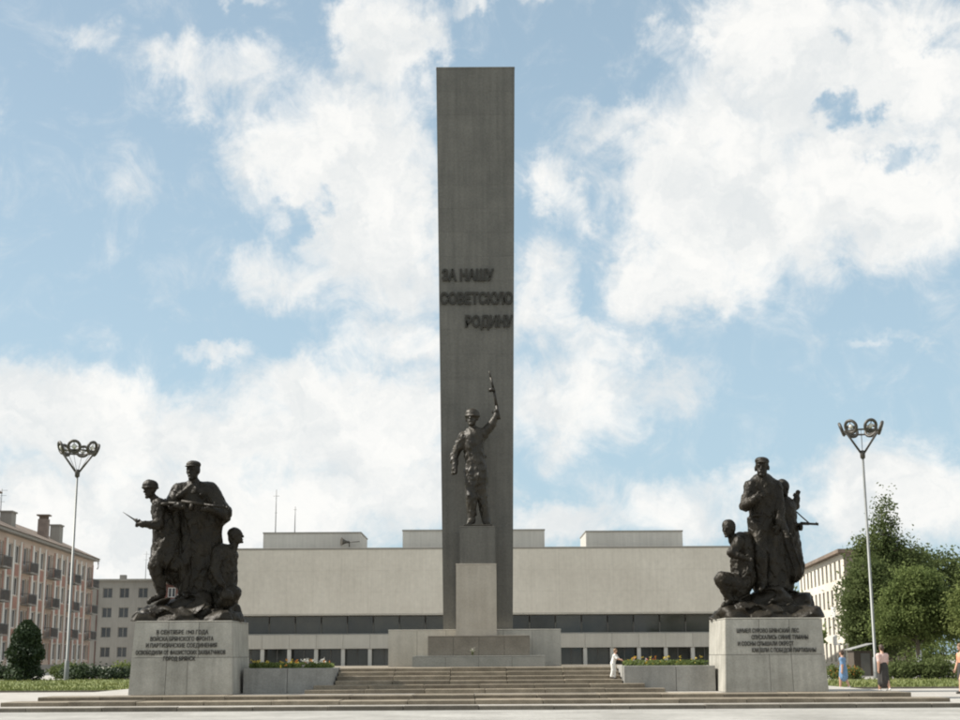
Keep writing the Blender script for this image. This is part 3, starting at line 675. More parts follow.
for mdl in range(MODS):
    x0 = mdl*MW
    for f in range(4):
        z0 = Z0+f*FL
        for xx in (.95, 3.75, 6.85): kw.put(apt, x0+xx, .18, z0)
        (kd if f else kg).put(apt, x0+8.72, .18, z0-.7 if f else z0)
        for xx in (0.55, 9.85):
            pass
        # red infill panel under each plain window
        for xx in (1.15, 3.95):
            if f < 3 or True:
                if red is None: red = obj('red_panel', bx(0, 1.5, -.03, -.004, 0, 1.1), 'plaster_red', apt, (x0+xx-.1, 0, z0+1.85))
                elif f < 3: share('red_panel', red, apt, (x0+xx-.1, 0, z0+1.85))
        if f:
            if slab_ is None:
                slab_ = obj('balcony_slab', bx(0, 3.3, -.85, -.005, -.12, 0), 'plaster_grey', apt, (x0+6.7, 0, z0-.72))
                bm = bmesh.new(); box(bm, 0, 3.3, -.85, -.80, .95, 1.0);
                for s in (0, 3.25): box(bm, s, s+.05, -.798, -.01, .95, 1.0)
                for i in range(13): x_ = .03+i*.266; box(bm, x_, x_+.04, -.84, -.81, 0.002, .948)
                rail_ = obj('balcony_rail', bm, 'antenna_metal', slab_)
                bm = bmesh.new(); box(bm, .1, 3.2, -.795, -.77, .08, .88); bal_ = obj('balcony_screen', bm, 'balcony_grey', slab_)
            else:
                s_ = share('balcony_slab', slab_, apt, (x0+6.7, 0, z0-.72)); share('balcony_rail', rail_, s_, (0,0,0)); share('balcony_screen', bal_, s_, (0,0,0))
    for f in range(4):
        for xx in (6.25, 9.78):
            if redv is None: redv = obj('red_panel', bx(0, .5, -.03, -.004, 0, 2.6), 'plaster_red', apt, (x0+xx, 0, Z0-.5+f*FL))
            else: share('red_panel', redv, apt, (x0+xx, 0, Z0-.5+f*FL))
    for xx in (0.25, 2.85, 5.6):
        if white is None: white = obj('white_pilaster', bx(0, .55, -.07, -.004, .66, HW-.4), 'plaster_white', apt, (x0+xx, 0, 0))
        else: share('white_pilaster', white, apt, (x0+xx, 0, 0))
obj('cornice', bx(-.4, LEN+.4, -.65, .3, HW+.001, HW+.3, .03), 'plaster_grey', apt)
bm = bmesh.new(); prof = [(-.8, HW+.3), (6, HW+3.3), (12.8, HW+.3)]
vs_ = [[bm.verts.new((x, y, z)) for (y, z) in prof] for x in (-.5, LEN+.5)]
for i in range(2): bm.faces.new((vs_[0][i], vs_[1][i], vs_[1][i+1], vs_[0][i+1]))
bm.faces.new(vs_[0]); bm.faces.new(vs_[1][::-1]); bm.faces.new((vs_[0][0], vs_[0][2], vs_[1][2], vs_[1][0]))
roof = obj('roof', bm, 'roof_brown', apt)
for x_, w_, h_, cap in ((23.5, .9, 2.6, 1), (29, 1.8, 1.6, 0), (44.5, .9, 2.4, 1), (50.5, 1.7, 2.2, 0), (12, 1.0, 2.2, 1)):
    ch = obj('chimney', bx(0, w_, 1.8, 2.9, HW+.9, HW+1.2+h_), 'brick_and_end_shade' if cap else 'plaster_grey', roof, (x_, 0, 0))
    if cap:
        bm = bmesh.new(); box(bm, -.15, w_+.15, 1.65, 3.05, HW+1.2+h_+.35, HW+1.2+h_+.5); box(bm, 0.1, .2, 1.9, 2.8, HW+1.2+h_+.002, HW+1.2+h_+.348); box(bm, w_-.2, w_-.1, 1.9, 2.8, HW+1.2+h_+.002, HW+1.2+h_+.348); obj('chimney_cap', bm, 'roof_brown', ch)
    else: obj('chimney_cap', bx(-.12, w_+.12, 1.68, 3.02, HW+1.2+h_+.002, HW+1.35+h_), 'plaster_grey', ch)
bm = bmesh.new(); th = [i*.35 for i in range(10)]
tube(bm, [(LEN+.45, -.3, HW+.1-.0)] + [(LEN+.6+.55*math.sin(t_), -.35, HW-.35+.5*math.cos(t_)) for t_ in th], .07, 6); obj('downpipe_elbow', bm, 'antenna_metal', apt)
dirx, diry = math.cos(ang), math.sin(ang); nx_, ny_ = -math.sin(ang), math.cos(ang)
def on_apt(s, w_): return (ax+dirx*s+nx_*w_, ay+diry*s+ny_*w_)
for s_, h_, lb, br in ((35, 3.6, 'branched television aerial between the chimneys of the peach apartment house', ((.95,.6),(.8,.5),(.62,.35))), (31.5, 2.6, 'thin aerial near the broad chimney of the peach apartment house', ((.9,.3),))):
    q = on_apt(s_, 4.5); antenna((q[0], q[1], HW+2.35), h_, lb, br)

# --- plain grey house behind it
gh = thing('grey_house', 'plain grey four storey house with small dark windows, left of the soldiers group', 'building', (-66, 220, .1))
gl_ = 16.6; holes = []
for r in range(4):
    for cx_ in (1.6, 5.0, 8.1, 10.7, 13.6): holes.append((cx_-.75, cx_+.75, 1.4+r*3.0, 2.95+r*3.0))
obj('wall', pierced_wall(gl_, 13.0, holes, .3), 'plaster_grey', gh); obj('wall', bx(.02, gl_-.02, .31, 12, 0, 12.98), 'plaster_grey', gh)
kk = WindowKit(1.5, 1.55, 1, frame='plaster_grey', fr=.09)
for q in holes: kk.put(gh, q[0], .2, q[2])
obj('roof', bx(-.4, gl_+.4, -.5, 12.4, 13.01, 13.3), 'coping', gh)
obj('roof_vent', bx(9.6, 10.5, 1, 2, 13.31, 14.0), 'coping', gh)
obj('downpipe', bx(6.5, 6.62, -.12, -.005, .1, 13.0), 'brick_red', gh)
antenna((-52.6, 222, 13.4), 4.4, 'thin cross aerial on the roof of the plain grey house', ((.9,.5),(.7,.35)))
rh = thing('brick_house', 'dark red brick end of a house between the grey house and the soldiers pedestal', 'building', (-49.35, 219, .1))
holes = [(1.0, 2.2, 1.4+r*3.0, 2.9+r*3.0) for r in range(4)]+[(3.2, 4.4, 1.4+r*3.0, 2.9+r*3.0) for r in range(4)]
obj('wall', pierced_wall(6.0, 12.4, holes, .25), 'brick_red', rh); obj('wall', bx(.02, 5.98, .26, 10, 0, 12.38), 'brick_red', rh)
kk = WindowKit(1.2, 1.5, 1, fr=.1)
for q in holes: kk.put(rh, q[0], .18, q[2])
obj('roof', bx(-.3, 6.3, -.4, 10.3, 12.41, 12.65), 'roof_brown', rh)

# --- sunlit cream house on the right: long wall faces the sun
sa, sb = (34.6, 134.5), (37.4, 166.0); SL = math.hypot(sb[0]-sa[0], sb[1]-sa[1]); sang = math.atan2(sa[1]-sb[1], sa[0]-sb[0])
# origin at the far end, running towards the viewer, so the outer side (-y) faces left into the sun
ch_ = thing('cream_house', 'sunlit cream house with tall dark windows behind the partisans group', 'building', (sb[0], sb[1], .1), sang)
SH = 10.75; holes = []
ncol = 11
for r in range(4):
    for c_ in range(ncol):
        xx = .9+c_*(SL-1.2)/ncol; holes.append((xx, xx+1.25, .55+r*2.62, 2.35+r*2.62))
obj('wall', pierced_wall(SL, SH, holes, .28), 'plaster_cream', ch_)
obj('wall', bx(.02, SL-.001, .29, 6.0, 0, SH-.02), 'plaster_grey', ch_)
kk = WindowKit(1.25, 1.8, 1, frame='mullion', fr=.09)
for q in holes: kk.put(ch_, q[0], .2, q[2])
obj('end_wall', bx(SL, SL+.2, 0.0, 6.0, 0, SH), 'brick_and_end_shade', ch_)  # dark brown puts the shade of this end into its colour
obj('cornice', bx(-.4, SL+.6, -.55, 6.4, SH+.01, SH+.35), 'roof_brown', ch_)
for r in (0, 1):
    bm = bmesh.new(); box(bm, SL-2.6, SL-.4, -1.0, -.005, 2.15+r*2.62, 2.28+r*2.62); box(bm, SL-2.6, SL-.4, -1.0, -.93, 2.285+r*2.62, 3.1+r*2.62); obj('balcony', bm, 'frame_white', ch_)

# ================================================================== BRONZE SCULPTURE
S_ = 0.00727
def bar(bm, a, b, r0, r1=None, seg=8): tube(bm, [a, b], [r0, r1 if r1 is not None else r0], seg)
def submachine_gun(T, muzzle, butt, drum_t=.42, u=1.0, drop=(0, 1, 0)):
    """stock, receiver, perforated jacket, drum magazine along the line butt -> muzzle"""
    A = Vector(T(butt)); B = Vector(T(muzzle)); ax_ = (B-A); Ln = ax_.length; ax_.normalize()
    dn = (Vector(T(tuple(np.array(butt)+np.array(drop))))-A); dn -= ax_*dn.dot(ax_); dn.normalize(); sd2 = ax_.cross(dn)
    bm = bmesh.new(); k = S_*u
    P = lambda t, d=0.0: A+ax_*Ln*t+dn*d
    bar(bm, P(0, .10*Ln*.9), P(.16, .05*Ln), 9*k, 7*k); bar(bm, P(.14, .05*Ln), P(.38, .02*Ln), 7*k, 6*k)
    bar(bm, P(.32), P(.64), 7.5*k, 7*k, 10); bar(bm, P(.64), P(.97), 5.5*k, 5.5*k, 10); bar(bm, P(.97), P(1.0), 6.5*k, 6.5*k, 10)
    lathe(bm, [(0.001, -6*k), (16*k, -6*k), (17*k, 0), (16*k, 6*k), (0.001, 6*k)], P(drum_t+.06, 17*k), ax_, 18)
    bar(bm, P(.36, .02*Ln), P(.33, .02*Ln+22*k), 5*k, 4.5*k)
    bar(bm, P(.93, -9*k), P(.93, 0), 2.5*k)
    return bm
def sculpt_T(x0, y0, shear):
    def T(p):
        z = (y0-p[1])*S_; return np.array([(p[0]-x0)*S_+shear*z, p[2]*S_, z])
    return T
VOX = 0.019

# ---- left group: three soldiers
TL = sculpt_T(300, 716, -.037)
lg = thing('sculpture_group', 'dark bronze group of three soldiers, the tallest in a cape with a submachine gun', 'sculpture', (-8.79, 43.55, 2.466), 0, 'bronze groups on stone pedestals')
def rock(parent, T, pts, name='rock_base'):
    F = Field(0.04, T, S_); F.k = .10
    for (a, b, ra, rb, fl) in pts: F.cone(a, b, ra, rb, flat=fl)
    me = F.mesh(name, rough=.02, freq=7.5, facet=.38, cells=130)
    co = np.empty(len(me.vertices)*3, np.float32); me.vertices.foreach_get('co', co); co = co.reshape(-1, 3); co[:,2] = np.maximum(co[:,2], 0.0); me.vertices.foreach_set('co', co.ravel()); me.update()
    return obj(name, me, 'bronze', parent)
rock(lg, TL, [((128,718,-150),(452,718,-150),36,36,1), ((120,718,140),(470,718,140),38,38,1), ((116,704,0),(466,704,0),36,36,4.2), ((138,690,-60),(200,676,-40),36,46,1.8), ((240,670,-20),(350,650,10),48,52,1.9), ((350,650,10),(440,680,60),52,50,1.9), ((300,690,-120),(420,690,-110),34,34,1.1), ((150,700,-130),(230,690,-130),30,34,1)])
# A: soldier stepping to the left with a drawn bayonet
F = Field(VOX, TL, S_); F.k = 8*S_; H = 500
J = dict(head=(136,172,-45), neck=(152,205,-35), shR=(178,228,-75), shL=(205,236,10), waist=(200,315,-30), hip=(205,385,-30), elR=(182,318,-100), haR=(118,316,-125), hdR=(-1,-.05,-.1), thR=(0,-1,0), fistR=True,
         knR=(160,485,-75), anR=(182,598,-45), toR=(140,632,-75), knL=(238,500,-10), anL=(262,592,10), toL=(246,618,-30))
add_body(F, J, H, bulk=1.25); add_head(F, (134,163,-48), H*1.17, yaw=-.75, pitch=-.12, cap='helmet')
F.cone((200,300,-30),(196,450,-36), 48,62, flat=.85, folds=(8,6)); F.cone((205,440,-20),(222,525,-5),44,36,k=20,folds=(6,5)); F.cone((172,240,-40),(188,330,-40),34,40, k=14,folds=(6,3)); F.cone((180,600,-45),(184,540,-48),19,22)
F.cone((165,340,-70),(235,345,-60),9,9,k=3)
a = obj('soldier_figure', chisel(F.mesh('soldier_figure', .008, 15, aniso=.45), .25, 480, 3), 'bronze', lg)
bm = bmesh.new(); bar(bm, TL((112,314,-125)), TL((86,296,-128)), 6*S_, 5*S_); bar(bm, TL((92,308,-127)), TL((98,292,-127)), 3*S_); tube(bm, [TL((88,298,-128)), TL((40,266,-132))], [4*S_, 1*S_], 6); obj('bayonet', bm, 'bronze', a)
# B: tall central soldier in a rain cape
F = Field(VOX, TL, S_); F.k = 9*S_; H = 560
J = dict(head=(314,92,-25), neck=(312,128,-15), shR=(252,165,-20), shL=(375,168,-10), waist=(315,270,0), hip=(315,340,0), elR=(208,238,-55), haR=(268,238,-100), hdR=(1,.05,-.1), thR=(0,-1,0), fistR=True,
         elL=(442,268,-50), haL=(388,252,-105), hdL=(-1,-.15,-.1), thL=(0,-1,0), fistL=True, knR=(275,470,-30), anR=(282,592,-20), toR=(292,612,-60), knL=(345,470,-5), anL=(352,590,0), toL=(356,612,-40))
add_body(F, J, H, bulk=1.25); add_head(F, (313,82,-28), H*1.17, yaw=-.35, cap='cap')
F.cone((308,205,0),(318,290,15), 74,92, flat=.72, folds=(9,5)); F.cone((305,140,-8),(252,165,-10),22,32,k=14); F.cone((320,140,-8),(375,168,-5),22,34,k=14); F.cone((375,172,0),(436,262,-15),44,36,k=22); F.cone((436,262,-15),(395,318,5),34,30,k=24); F.cone((250,172,0),(205,232,-20),38,28,k=18)
F.cone((318,300,15),(332,585,20), 92,84, flat=.62, folds=(10,6)); F.cone((395,330,10),(405,590,15),26,40,k=20,folds=(5,4)); F.cone((244,230,-50),(238,490,-48),15,22,k=10,folds=(4,4))
F.cone((312,142,-38),(262,190,-52),10,14,k=8); F.cone((312,142,-38),(352,182,-48),10,12,k=8)
b = obj('soldier_figure', chisel(F.mesh('soldier_figure', .008, 15, aniso=.45), .25, 480, 3), 'bronze', lg)
obj('submachine_gun', submachine_gun(TL, (478,249,-118), (186,206,-96), .42, 1.05), 'bronze', b)
# C: crouching soldier at the right, face turned out and up
F = Field(VOX, TL, S_); F.k = 8*S_; H = 500
J = dict(head=(488,368,20), neck=(476,404,20), shR=(420,428,-20), shL=(462,436,55), waist=(432,510,30), hip=(420,575,30), elR=(408,500,-60), haR=(440,560,-85), hdR=(.6,.6,-.2), thR=(0,-1,-.5),
         elL=(462,520,70), haL=(440,575,60), hdL=(-.3,1,0), thL=(0,0,-1), knL=(478,598,10), anL=(455,668,40), toL=(490,688,10), hpL=(430,590,40), knR=(462,612,-75), anR=(420,665,-60), toR=(455,690,-80), hpR=(415,590,0))
add_body(F, J, H, bulk=1.25); add_head(F, (488,358,18), H*1.17, yaw=1.25, pitch=.22, cap='hair')
F.cone((440,440,15),(425,560,20),50,62,flat=.9,folds=(7,5)); F.cone((418,420,-10),(405,520,-10),30,34,k=16); F.cone((478,598,-10),(430,640,-20),32,40,k=16)
obj('soldier_figure', chisel(F.mesh('soldier_figure', .008, 15, aniso=.45), .25, 480, 3), 'bronze', lg)

# ---- right group: three partisans
TR = sculpt_T(280, 716, .037)
rg = thing('sculpture_group', 'dark bronze group of three partisans, a tall man in an overcoat, one kneeling', 'sculpture', (8.83, 43.55, 2.466), 0, 'bronze groups on stone pedestals')
rock(rg, TR, [((122,718,-150),(440,718,-150),36,36,1), ((100,718,140),(445,718,140),38,38,1), ((104,704,0),(445,704,0),36,36,4.2), ((112,690,-70),(190,672,-60),36,42,1.7), ((235,660,0),(300,640,10),50,58,1.9), ((320,655,20),(420,655,30),52,50,1.9), ((300,690,-120),(400,690,-110),34,34,1.1), ((120,704,-130),(200,690,-130),30,34,1)])
# D: tall man in an open overcoat, hand at his chest
F = Field(VOX, TR, S_); F.k = 9*S_; H = 570
J = dict(head=(258,92,-30), neck=(262,126,-20), shR=(212,162,-25), shL=(318,160,-10), waist=(268,270,-5), hip=(268,345,0), elR=(182,244,-45), haR=(222,214,-92), hdR=(.9,-.3,0), thR=(0,-1,0), fistR=True,
         elL=(330,262,-30), haL=(318,330,-70), hdL=(-.2,1,-.2), thL=(-1,0,-.3), knR=(242,460,-45), anR=(250,568,-35), toR=(238,596,-80), knL=(292,465,-15), anL=(298,572,-5), toL=(296,600,-50))
add_body(F, J, H, bulk=1.25); add_head(F, (257,80,-33), H*1.17, yaw=-.3, cap='cap')
F.cone((265,160,-5),(270,330,0),62,66,flat=.74,folds=(6,3)); F.cone((285,320,10),(298,560,18),62,78,flat=.6,folds=(9,6)); F.cone((222,300,10),(236,520,5),20,26,k=12,folds=(4,4)); F.cone((182,244,-45),(206,228,-80),21,17,k=6)
for s in (-1, 1): F.cone((264+s*12,142,-34),(258+s*16,235,-40),12,8,k=8)
F.cone((215,285,-45),(318,285,-40),8,8,k=3)
d_ = obj('partisan_figure', chisel(F.mesh('partisan_figure', .008, 15, aniso=.45), .25, 480, 3), 'bronze', rg)
# E: partisan behind him in a flaring coat, one arm raised, submachine gun slung
F = Field(VOX, TR, S_); F.k = 9*S_; H = 500
J = dict(head=(358,178,25), neck=(360,212,30), shR=(332,240,10), shL=(392,238,50), waist=(365,320,40), hip=(368,390,45), elR=(330,310,-50), haR=(342,362,-95), hdR=(.1,.7,-.5), thR=(1,0,-.3),
         elL=(412,236,60), haL=(424,204,55), hdL=(.15,-1,0), thL=(-1,0,-.2), knR=(355,530,30), anR=(360,610,30), toR=(352,636,-20), knL=(380,530,50), anL=(384,612,55), toL=(384,638,10))
add_body(F, J, H, bulk=1.25); add_head(F, (358,164,22), H*1.17, yaw=.5, cap='scarf')
F.cone((368,240,35),(372,340,40),44,46,flat=.9,folds=(6,3)); F.cone((372,330,40),(388,505,45),46,62,flat=.85,folds=(9,6)); F.cone((395,280,45),(424,500,50),18,22,k=16,folds=(4,3))
e_ = obj('partisan_figure', chisel(F.mesh('partisan_figure', .008, 15, aniso=.45), .25, 480, 3), 'bronze', rg)
obj('submachine_gun', submachine_gun(TR, (508,317,30), (395,312,20), .26, .95), 'bronze', e_)
bm = bmesh.new(); tube(bm, [TR((408,248,55)), TR((440,282,45)), TR((470,312,32))], 3.2*S_, 6); obj('gun_strap', bm, 'bronze', e_)
# F: kneeling partisan at the left
F = Field(VOX, TR, S_); F.k = 8*S_; H = 490
J = dict(head=(108,352,-60), neck=(128,388,-45), shR=(146,404,-85), shL=(188,392,-10), waist=(168,480,-35), hip=(178,550,-30), elR=(112,446,-110), haR=(158,470,-125), hdR=(1,.3,-.1), thR=(0,-1,0),
         elL=(205,460,-40), haL=(190,520,-80), hdL=(-.5,1,-.2), thL=(-1,0,0), knR=(72,556,-85), anR=(112,640,-70), toR=(82,662,-90), hpR=(170,570,-45), knL=(150,630,-60), anL=(215,650,-10), toL=(240,660,0), hpL=(185,570,-10))
add_body(F, J, H, bulk=1.25); add_head(F, (106,344,-62), H*1.17, yaw=-.7, pitch=-.1, cap='hair')
F.cone((165,400,-40),(175,540,-35),46,54,flat=.85,folds=(7,4)); F.cone((80,556,-85),(150,585,-55),30,44,k=16); F.cone((190,375,-20),(205,430,-15),24,28,k=14)
obj('partisan_figure', chisel(F.mesh('partisan_figure', .008, 15, aniso=.45), .25, 480, 3), 'bronze', rg)

# ---- soldier on the central pedestal
S_c = 0.00995/3.6*3.6
def TC(p): return np.array([(p[0]-168)*.00995*.995, p[2]*.00995, (632-p[1])*.00995])
cs = thing('soldier_statue', 'bronze soldier in a helmet raising a submachine gun in front of the stele', 'statue', (-.07, 49.55, 5.832))
F = Field(.026, TC, .00995); F.k = 6*.00995; H = 420
J = dict(head=(153,252,-8), neck=(156,284,0), shR=(122,308,5), shL=(192,298,0), waist=(162,378,0), hip=(165,430,0), elR=(88,374,8), haR=(91,424,-16), hdR=(0,1,-.1), thR=(.3,0,-1), fistR=True,
         elL=(226,262,-8), haL=(240,232,-14), hdL=(.1,-1,0), thL=(-1,0,0), fistL=True, knR=(150,525,-12), anR=(150,602,0), toR=(140,622,-32), knL=(188,525,6), anL=(202,604,8), toL=(212,624,-16))
add_body(F, J, H, bulk=1.08); add_head(F, (153,240,-10), H*1.17, yaw=-.25, pitch=.08, cap='helmet')
F.cone((160,304,0),(163,372,0),36,31,flat=.78); F.cone((163,372,0),(168,455,0),31,41,flat=.8,folds=(8,4)); F.cone((128,378,0),(200,378,0),6,6,k=3); F.cone((152,308,-12),(142,345,-16),16,12,k=10)
F.cone((150,545,-5),(150,604,0),17,14); F.cone((192,545,6),(202,606,8),17,14)
ff = obj('soldier_figure', chisel(F.mesh('soldier_figure', .008, 15, aniso=.45), .25, 480, 3), 'statue_bronze', cs)
bm = bmesh.new(); k = .00995
for a0, b0, r0, r1 in (((250,246,-14),(243,196,-14),7,6),((243,200,-14),(232,132,-14),5.5,5),((232,134,-14),(222,92,-14),4.5,4),((222,92,-14),(216,68,-14),3,2.4)): tube(bm, [TC(a0), TC(b0)], [r0*k, r1*k], 8)
lathe(bm, [(.001,-5*k),(12*k,-5*k),(13*k,0),(12*k,5*k),(.001,5*k)], TC((226,138,-14)), Vector(TC((222,92,-14)))-Vector(TC((243,200,-14))), 16)
obj('submachine_gun', bm, 'statue_bronze', ff)
obj('bronze_base', bx(-.46, .56, -.42, .46, .0, .08, .015), 'statue_bronze', cs)

# small bouquet laid on the grey slab
bm = bmesh.new()
for i in range(9):
    a_ = random.uniform(-.5, .5); tube(bm, [(0,0,0.0), (a_*.14, random.uniform(-.08,.02), .16+random.uniform(0,.07))], .005, 4)
bq = obj('flower_bouquet', bm, 'leaf_mid', None, (-.22, 48.3, 1.412)); tag(bq, 'small bouquet of pale flowers left in front of the brown plinth', 'flowers')
V = leaf_quads(np.array([0,-.02,.19])+RNG.normal(0, .03, (60, 3)), .014, .1); obj('blossoms', quads_mesh('blossoms', V, 60), 'petal_white', bq)

# ================================================================== STREET LAMPS
def street_lamp(loc, h_, label, rot):
    t = thing('street_lamp', label, 'street lamp', loc, rot, 'tall street lamps with ring clusters')
    zc = h_-1.95
    bm = bmesh.new(); tube(bm, [(0,0,0),(0,0,.02),(0,0,1.1),(0,0,1.15),(0,0,zc)], [.15,.15,.14,.09,.06], 12); obj('pole', bm, 'lamp_metal', t)
    bm = bmesh.new(); lathe(bm, [(.085,-.25),(.14,-.2),(.15,.1),(.10,.22)], (0,0,zc), (0,0,1), 12); obj('collar', bm, 'lamp_dark', t)
    for i in range(6):
        a_ = i*math.pi/3; c, s = math.cos(a_), math.sin(a_); thick = i % 3 == 0
        bm = bmesh.new(); r_ = .065 if thick else .014; tube(bm, [(.08*c,.08*s,zc+.05),(.98*c,.98*s,zc+1.26)], [r_, r_*.9], 8); obj('arm', bm, 'lamp_dark', t)
        a_ += math.pi/6; c, s = math.cos(a_), math.sin(a_); q = Vector((1.06*c, 1.06*s, zc+1.46)); ax3 = (c, s, -.35)
        bm = bmesh.new(); torus(bm, q, .34, .088, ax3, 22, 8); ring = obj('lamp_ring', bm, 'lamp_dark', t)
        bm = bmesh.new(); lathe(bm, [(.02,-.08),(.11,-.05),(.15,0),(.11,.05),(.02,.08)], q, ax3, 12); obj('bulb', bm, 'lamp_glass', ring)
        bm = bmesh.new(); u_ = Vector(ax3).normalized(); v_ = u_.cross(Vector((0,0,1))).normalized(); w_ = u_.cross(v_)
        tube(bm, [q-v_*.37, q+v_*.37], .025, 5); tube(bm, [q-w_*.37, q+w_*.37], .025, 5); obj('spoke', bm, 'lamp_dark', ring)
    bm = bmesh.new(); torus(bm, (0,0,zc+1.27), 1.0, .055, (0,0,1), 28, 6); obj('hoop', bm, 'lamp_dark', t)
    return t
street_lamp((-23.95, 83, .13), 14.0, 'tall grey street lamp on the lawn left of the soldiers group', R(2))
street_lamp((21.5, 77.9, .10), 14.2, 'tall grey street lamp in front of the trees right of the partisans group', R(14))

# ================================================================== VEGETATION
def tree(name, label, loc, trunk_h, lobes, n, leaf, size, group, white=False, spiky=False, limbs=7, tr=.22):
    t = thing(name, label, 'tree', loc, 0, group)
    zt = max(l[2]+l[5]*.6 for l in lobes)
    bm = bmesh.new(); w1 = random.uniform(-.2, .2); pts = [(0,0,0),(w1*.3,.1*w1,trunk_h*.5),(w1*.6,-.1,trunk_h),(w1,.1,zt)]
    tube(bm, pts, [tr*1.25, tr, tr*.85, tr*.15], 9)
    for i in range(limbs):
        l = lobes[i % len(lobes)]; z0 = trunk_h*(.75+.5*random.random()); a_ = random.uniform(0, 6.28)
        e = (l[0]+.55*l[3]*math.cos(a_), l[1]+.55*l[4]*math.sin(a_), l[2]+.3*l[5]*random.uniform(-.5, 1)); z0 = min(z0, e[2]-.3) if e[2] > 1 else z0
        m = ((e[0])*.45, e[1]*.45, z0+(e[2]-z0)*.6); tube(bm, [(w1*.5,0,z0), m, e], [tr*.45, tr*.28, tr*.08], 6)
    trunk = obj('trunk', bm, 'bark', t)
    if white: 
        bm = bmesh.new(); tube(bm, [(0,0,.02),(w1*.18,.06*w1,1.5)], [tr*1.29, tr*1.18], 10); obj('whitewash_band', bm, 'whitewash', trunk)
    vol = np.array([l[3]*l[4]*l[5] for l in lobes])**.75; cnt = (n*vol/vol.sum()).astype(int); P = []
    for l, c in zip(lobes, cnt):
        m = max(6, c//55); d = RNG.normal(size=(m, 3)); d /= np.linalg.norm(d, axis=1)[:, None]; rr = RNG.random(m)**.38
        cc = np.array(l[:3])+d*rr[:, None]*np.array(l[3:6])
        cs_ = .11*np.mean(l[3:6])+.17
        off = RNG.normal(0, 1, (m, 55, 3))*np.array([cs_, cs_, cs_*(1.1 if spiky else .75)])*RNG.uniform(.55, 1.35, (m, 1, 1))
        P.append((cc[:, None, :]+off).reshape(-1, 3))
    P = np.concatenate(P); P = P[P[:, 2] > .15]
    V = leaf_quads(P, size, .1); obj('crown', quads_mesh('crown', V, len(P)), leaf, t)
    return t
G1 = 'trees beyond the right lawn'
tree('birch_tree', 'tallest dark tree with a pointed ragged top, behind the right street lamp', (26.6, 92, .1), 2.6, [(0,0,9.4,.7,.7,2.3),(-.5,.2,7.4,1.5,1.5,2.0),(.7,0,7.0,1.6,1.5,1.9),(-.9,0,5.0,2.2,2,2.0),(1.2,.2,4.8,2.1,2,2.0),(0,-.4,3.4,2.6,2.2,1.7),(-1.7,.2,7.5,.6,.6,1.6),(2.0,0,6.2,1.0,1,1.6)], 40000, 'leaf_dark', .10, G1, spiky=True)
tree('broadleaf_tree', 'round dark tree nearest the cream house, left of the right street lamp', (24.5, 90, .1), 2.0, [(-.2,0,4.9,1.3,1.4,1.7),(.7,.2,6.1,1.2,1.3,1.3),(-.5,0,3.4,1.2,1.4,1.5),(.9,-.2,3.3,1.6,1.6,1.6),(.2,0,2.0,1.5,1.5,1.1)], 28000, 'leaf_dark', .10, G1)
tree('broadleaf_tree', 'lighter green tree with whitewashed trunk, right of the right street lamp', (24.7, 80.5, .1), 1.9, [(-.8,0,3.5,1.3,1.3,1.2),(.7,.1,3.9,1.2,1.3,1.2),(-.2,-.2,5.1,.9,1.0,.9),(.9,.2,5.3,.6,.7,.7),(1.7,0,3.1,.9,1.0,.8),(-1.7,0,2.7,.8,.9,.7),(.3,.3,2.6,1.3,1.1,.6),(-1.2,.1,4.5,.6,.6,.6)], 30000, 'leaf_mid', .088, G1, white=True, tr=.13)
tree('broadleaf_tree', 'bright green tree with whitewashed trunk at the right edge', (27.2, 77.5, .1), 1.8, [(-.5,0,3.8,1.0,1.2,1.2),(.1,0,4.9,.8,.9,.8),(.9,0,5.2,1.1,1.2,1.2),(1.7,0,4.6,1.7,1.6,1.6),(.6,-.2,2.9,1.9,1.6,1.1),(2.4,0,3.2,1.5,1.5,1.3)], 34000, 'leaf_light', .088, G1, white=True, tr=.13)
tree('broadleaf_tree', 'mid green tree partly hidden behind the two whitewashed trunks', (29.0, 97, .1), 2.2, [(-.5,0,5.2,2.0,2,2.2),(1.6,0,6.2,2.0,2,2.2),(3.6,0,6.0,1.9,2,2.0),(4.2,0,3.4,2.2,2,2.0),(0,0,2.6,2.6,2,1.5)], 30000, 'leaf_dark', .11, G1)
tree('broadleaf_tree', 'small green tree seen through the gap under the standing partisans', (17.6, 84, .1), 1.6, [(0,0,3.0,.9,1.0,1.2),(.3,0,4.3,.8,.8,1.0),(-.4,0,2.2,1.0,1.0,.9)], 6000, 'leaf_light', .14, G1)
tree('broadleaf_tree', 'low tree at the corner of the cream house', (26.5, 118, .1), 1.4, [(0,0,2.6,1.8,1.8,1.4),(-.6,0,3.6,1.2,1.2,1.2)], 5000, 'leaf_mid', .2, G1)
th_ = thing('thuja_shrub', 'tall dark conical evergreen shrub in front of the peach apartment house', 'shrub', (-26.9, 84.6, .1))
bm = bmesh.new(); tube(bm, [(0,0,0),(0,0,3.0)], [.10,.03], 7); obj('stem', bm, 'bark', th_)
m = 9000; zz = RNG.random(m)**.8*3.45+.05; rr = (1.05*np.minimum(1, (3.58-zz)/1.5)**.55)*np.sqrt(RNG.random(m))*(1+.12*np.sin(zz*5)); aa = RNG.uniform(0, 6.28, m)
P = np.stack([rr*np.cos(aa), rr*np.sin(aa), zz], 1); obj('crown', quads_mesh('crown', leaf_quads(P, .10, .1), m), 'leaf_thuja', th_)
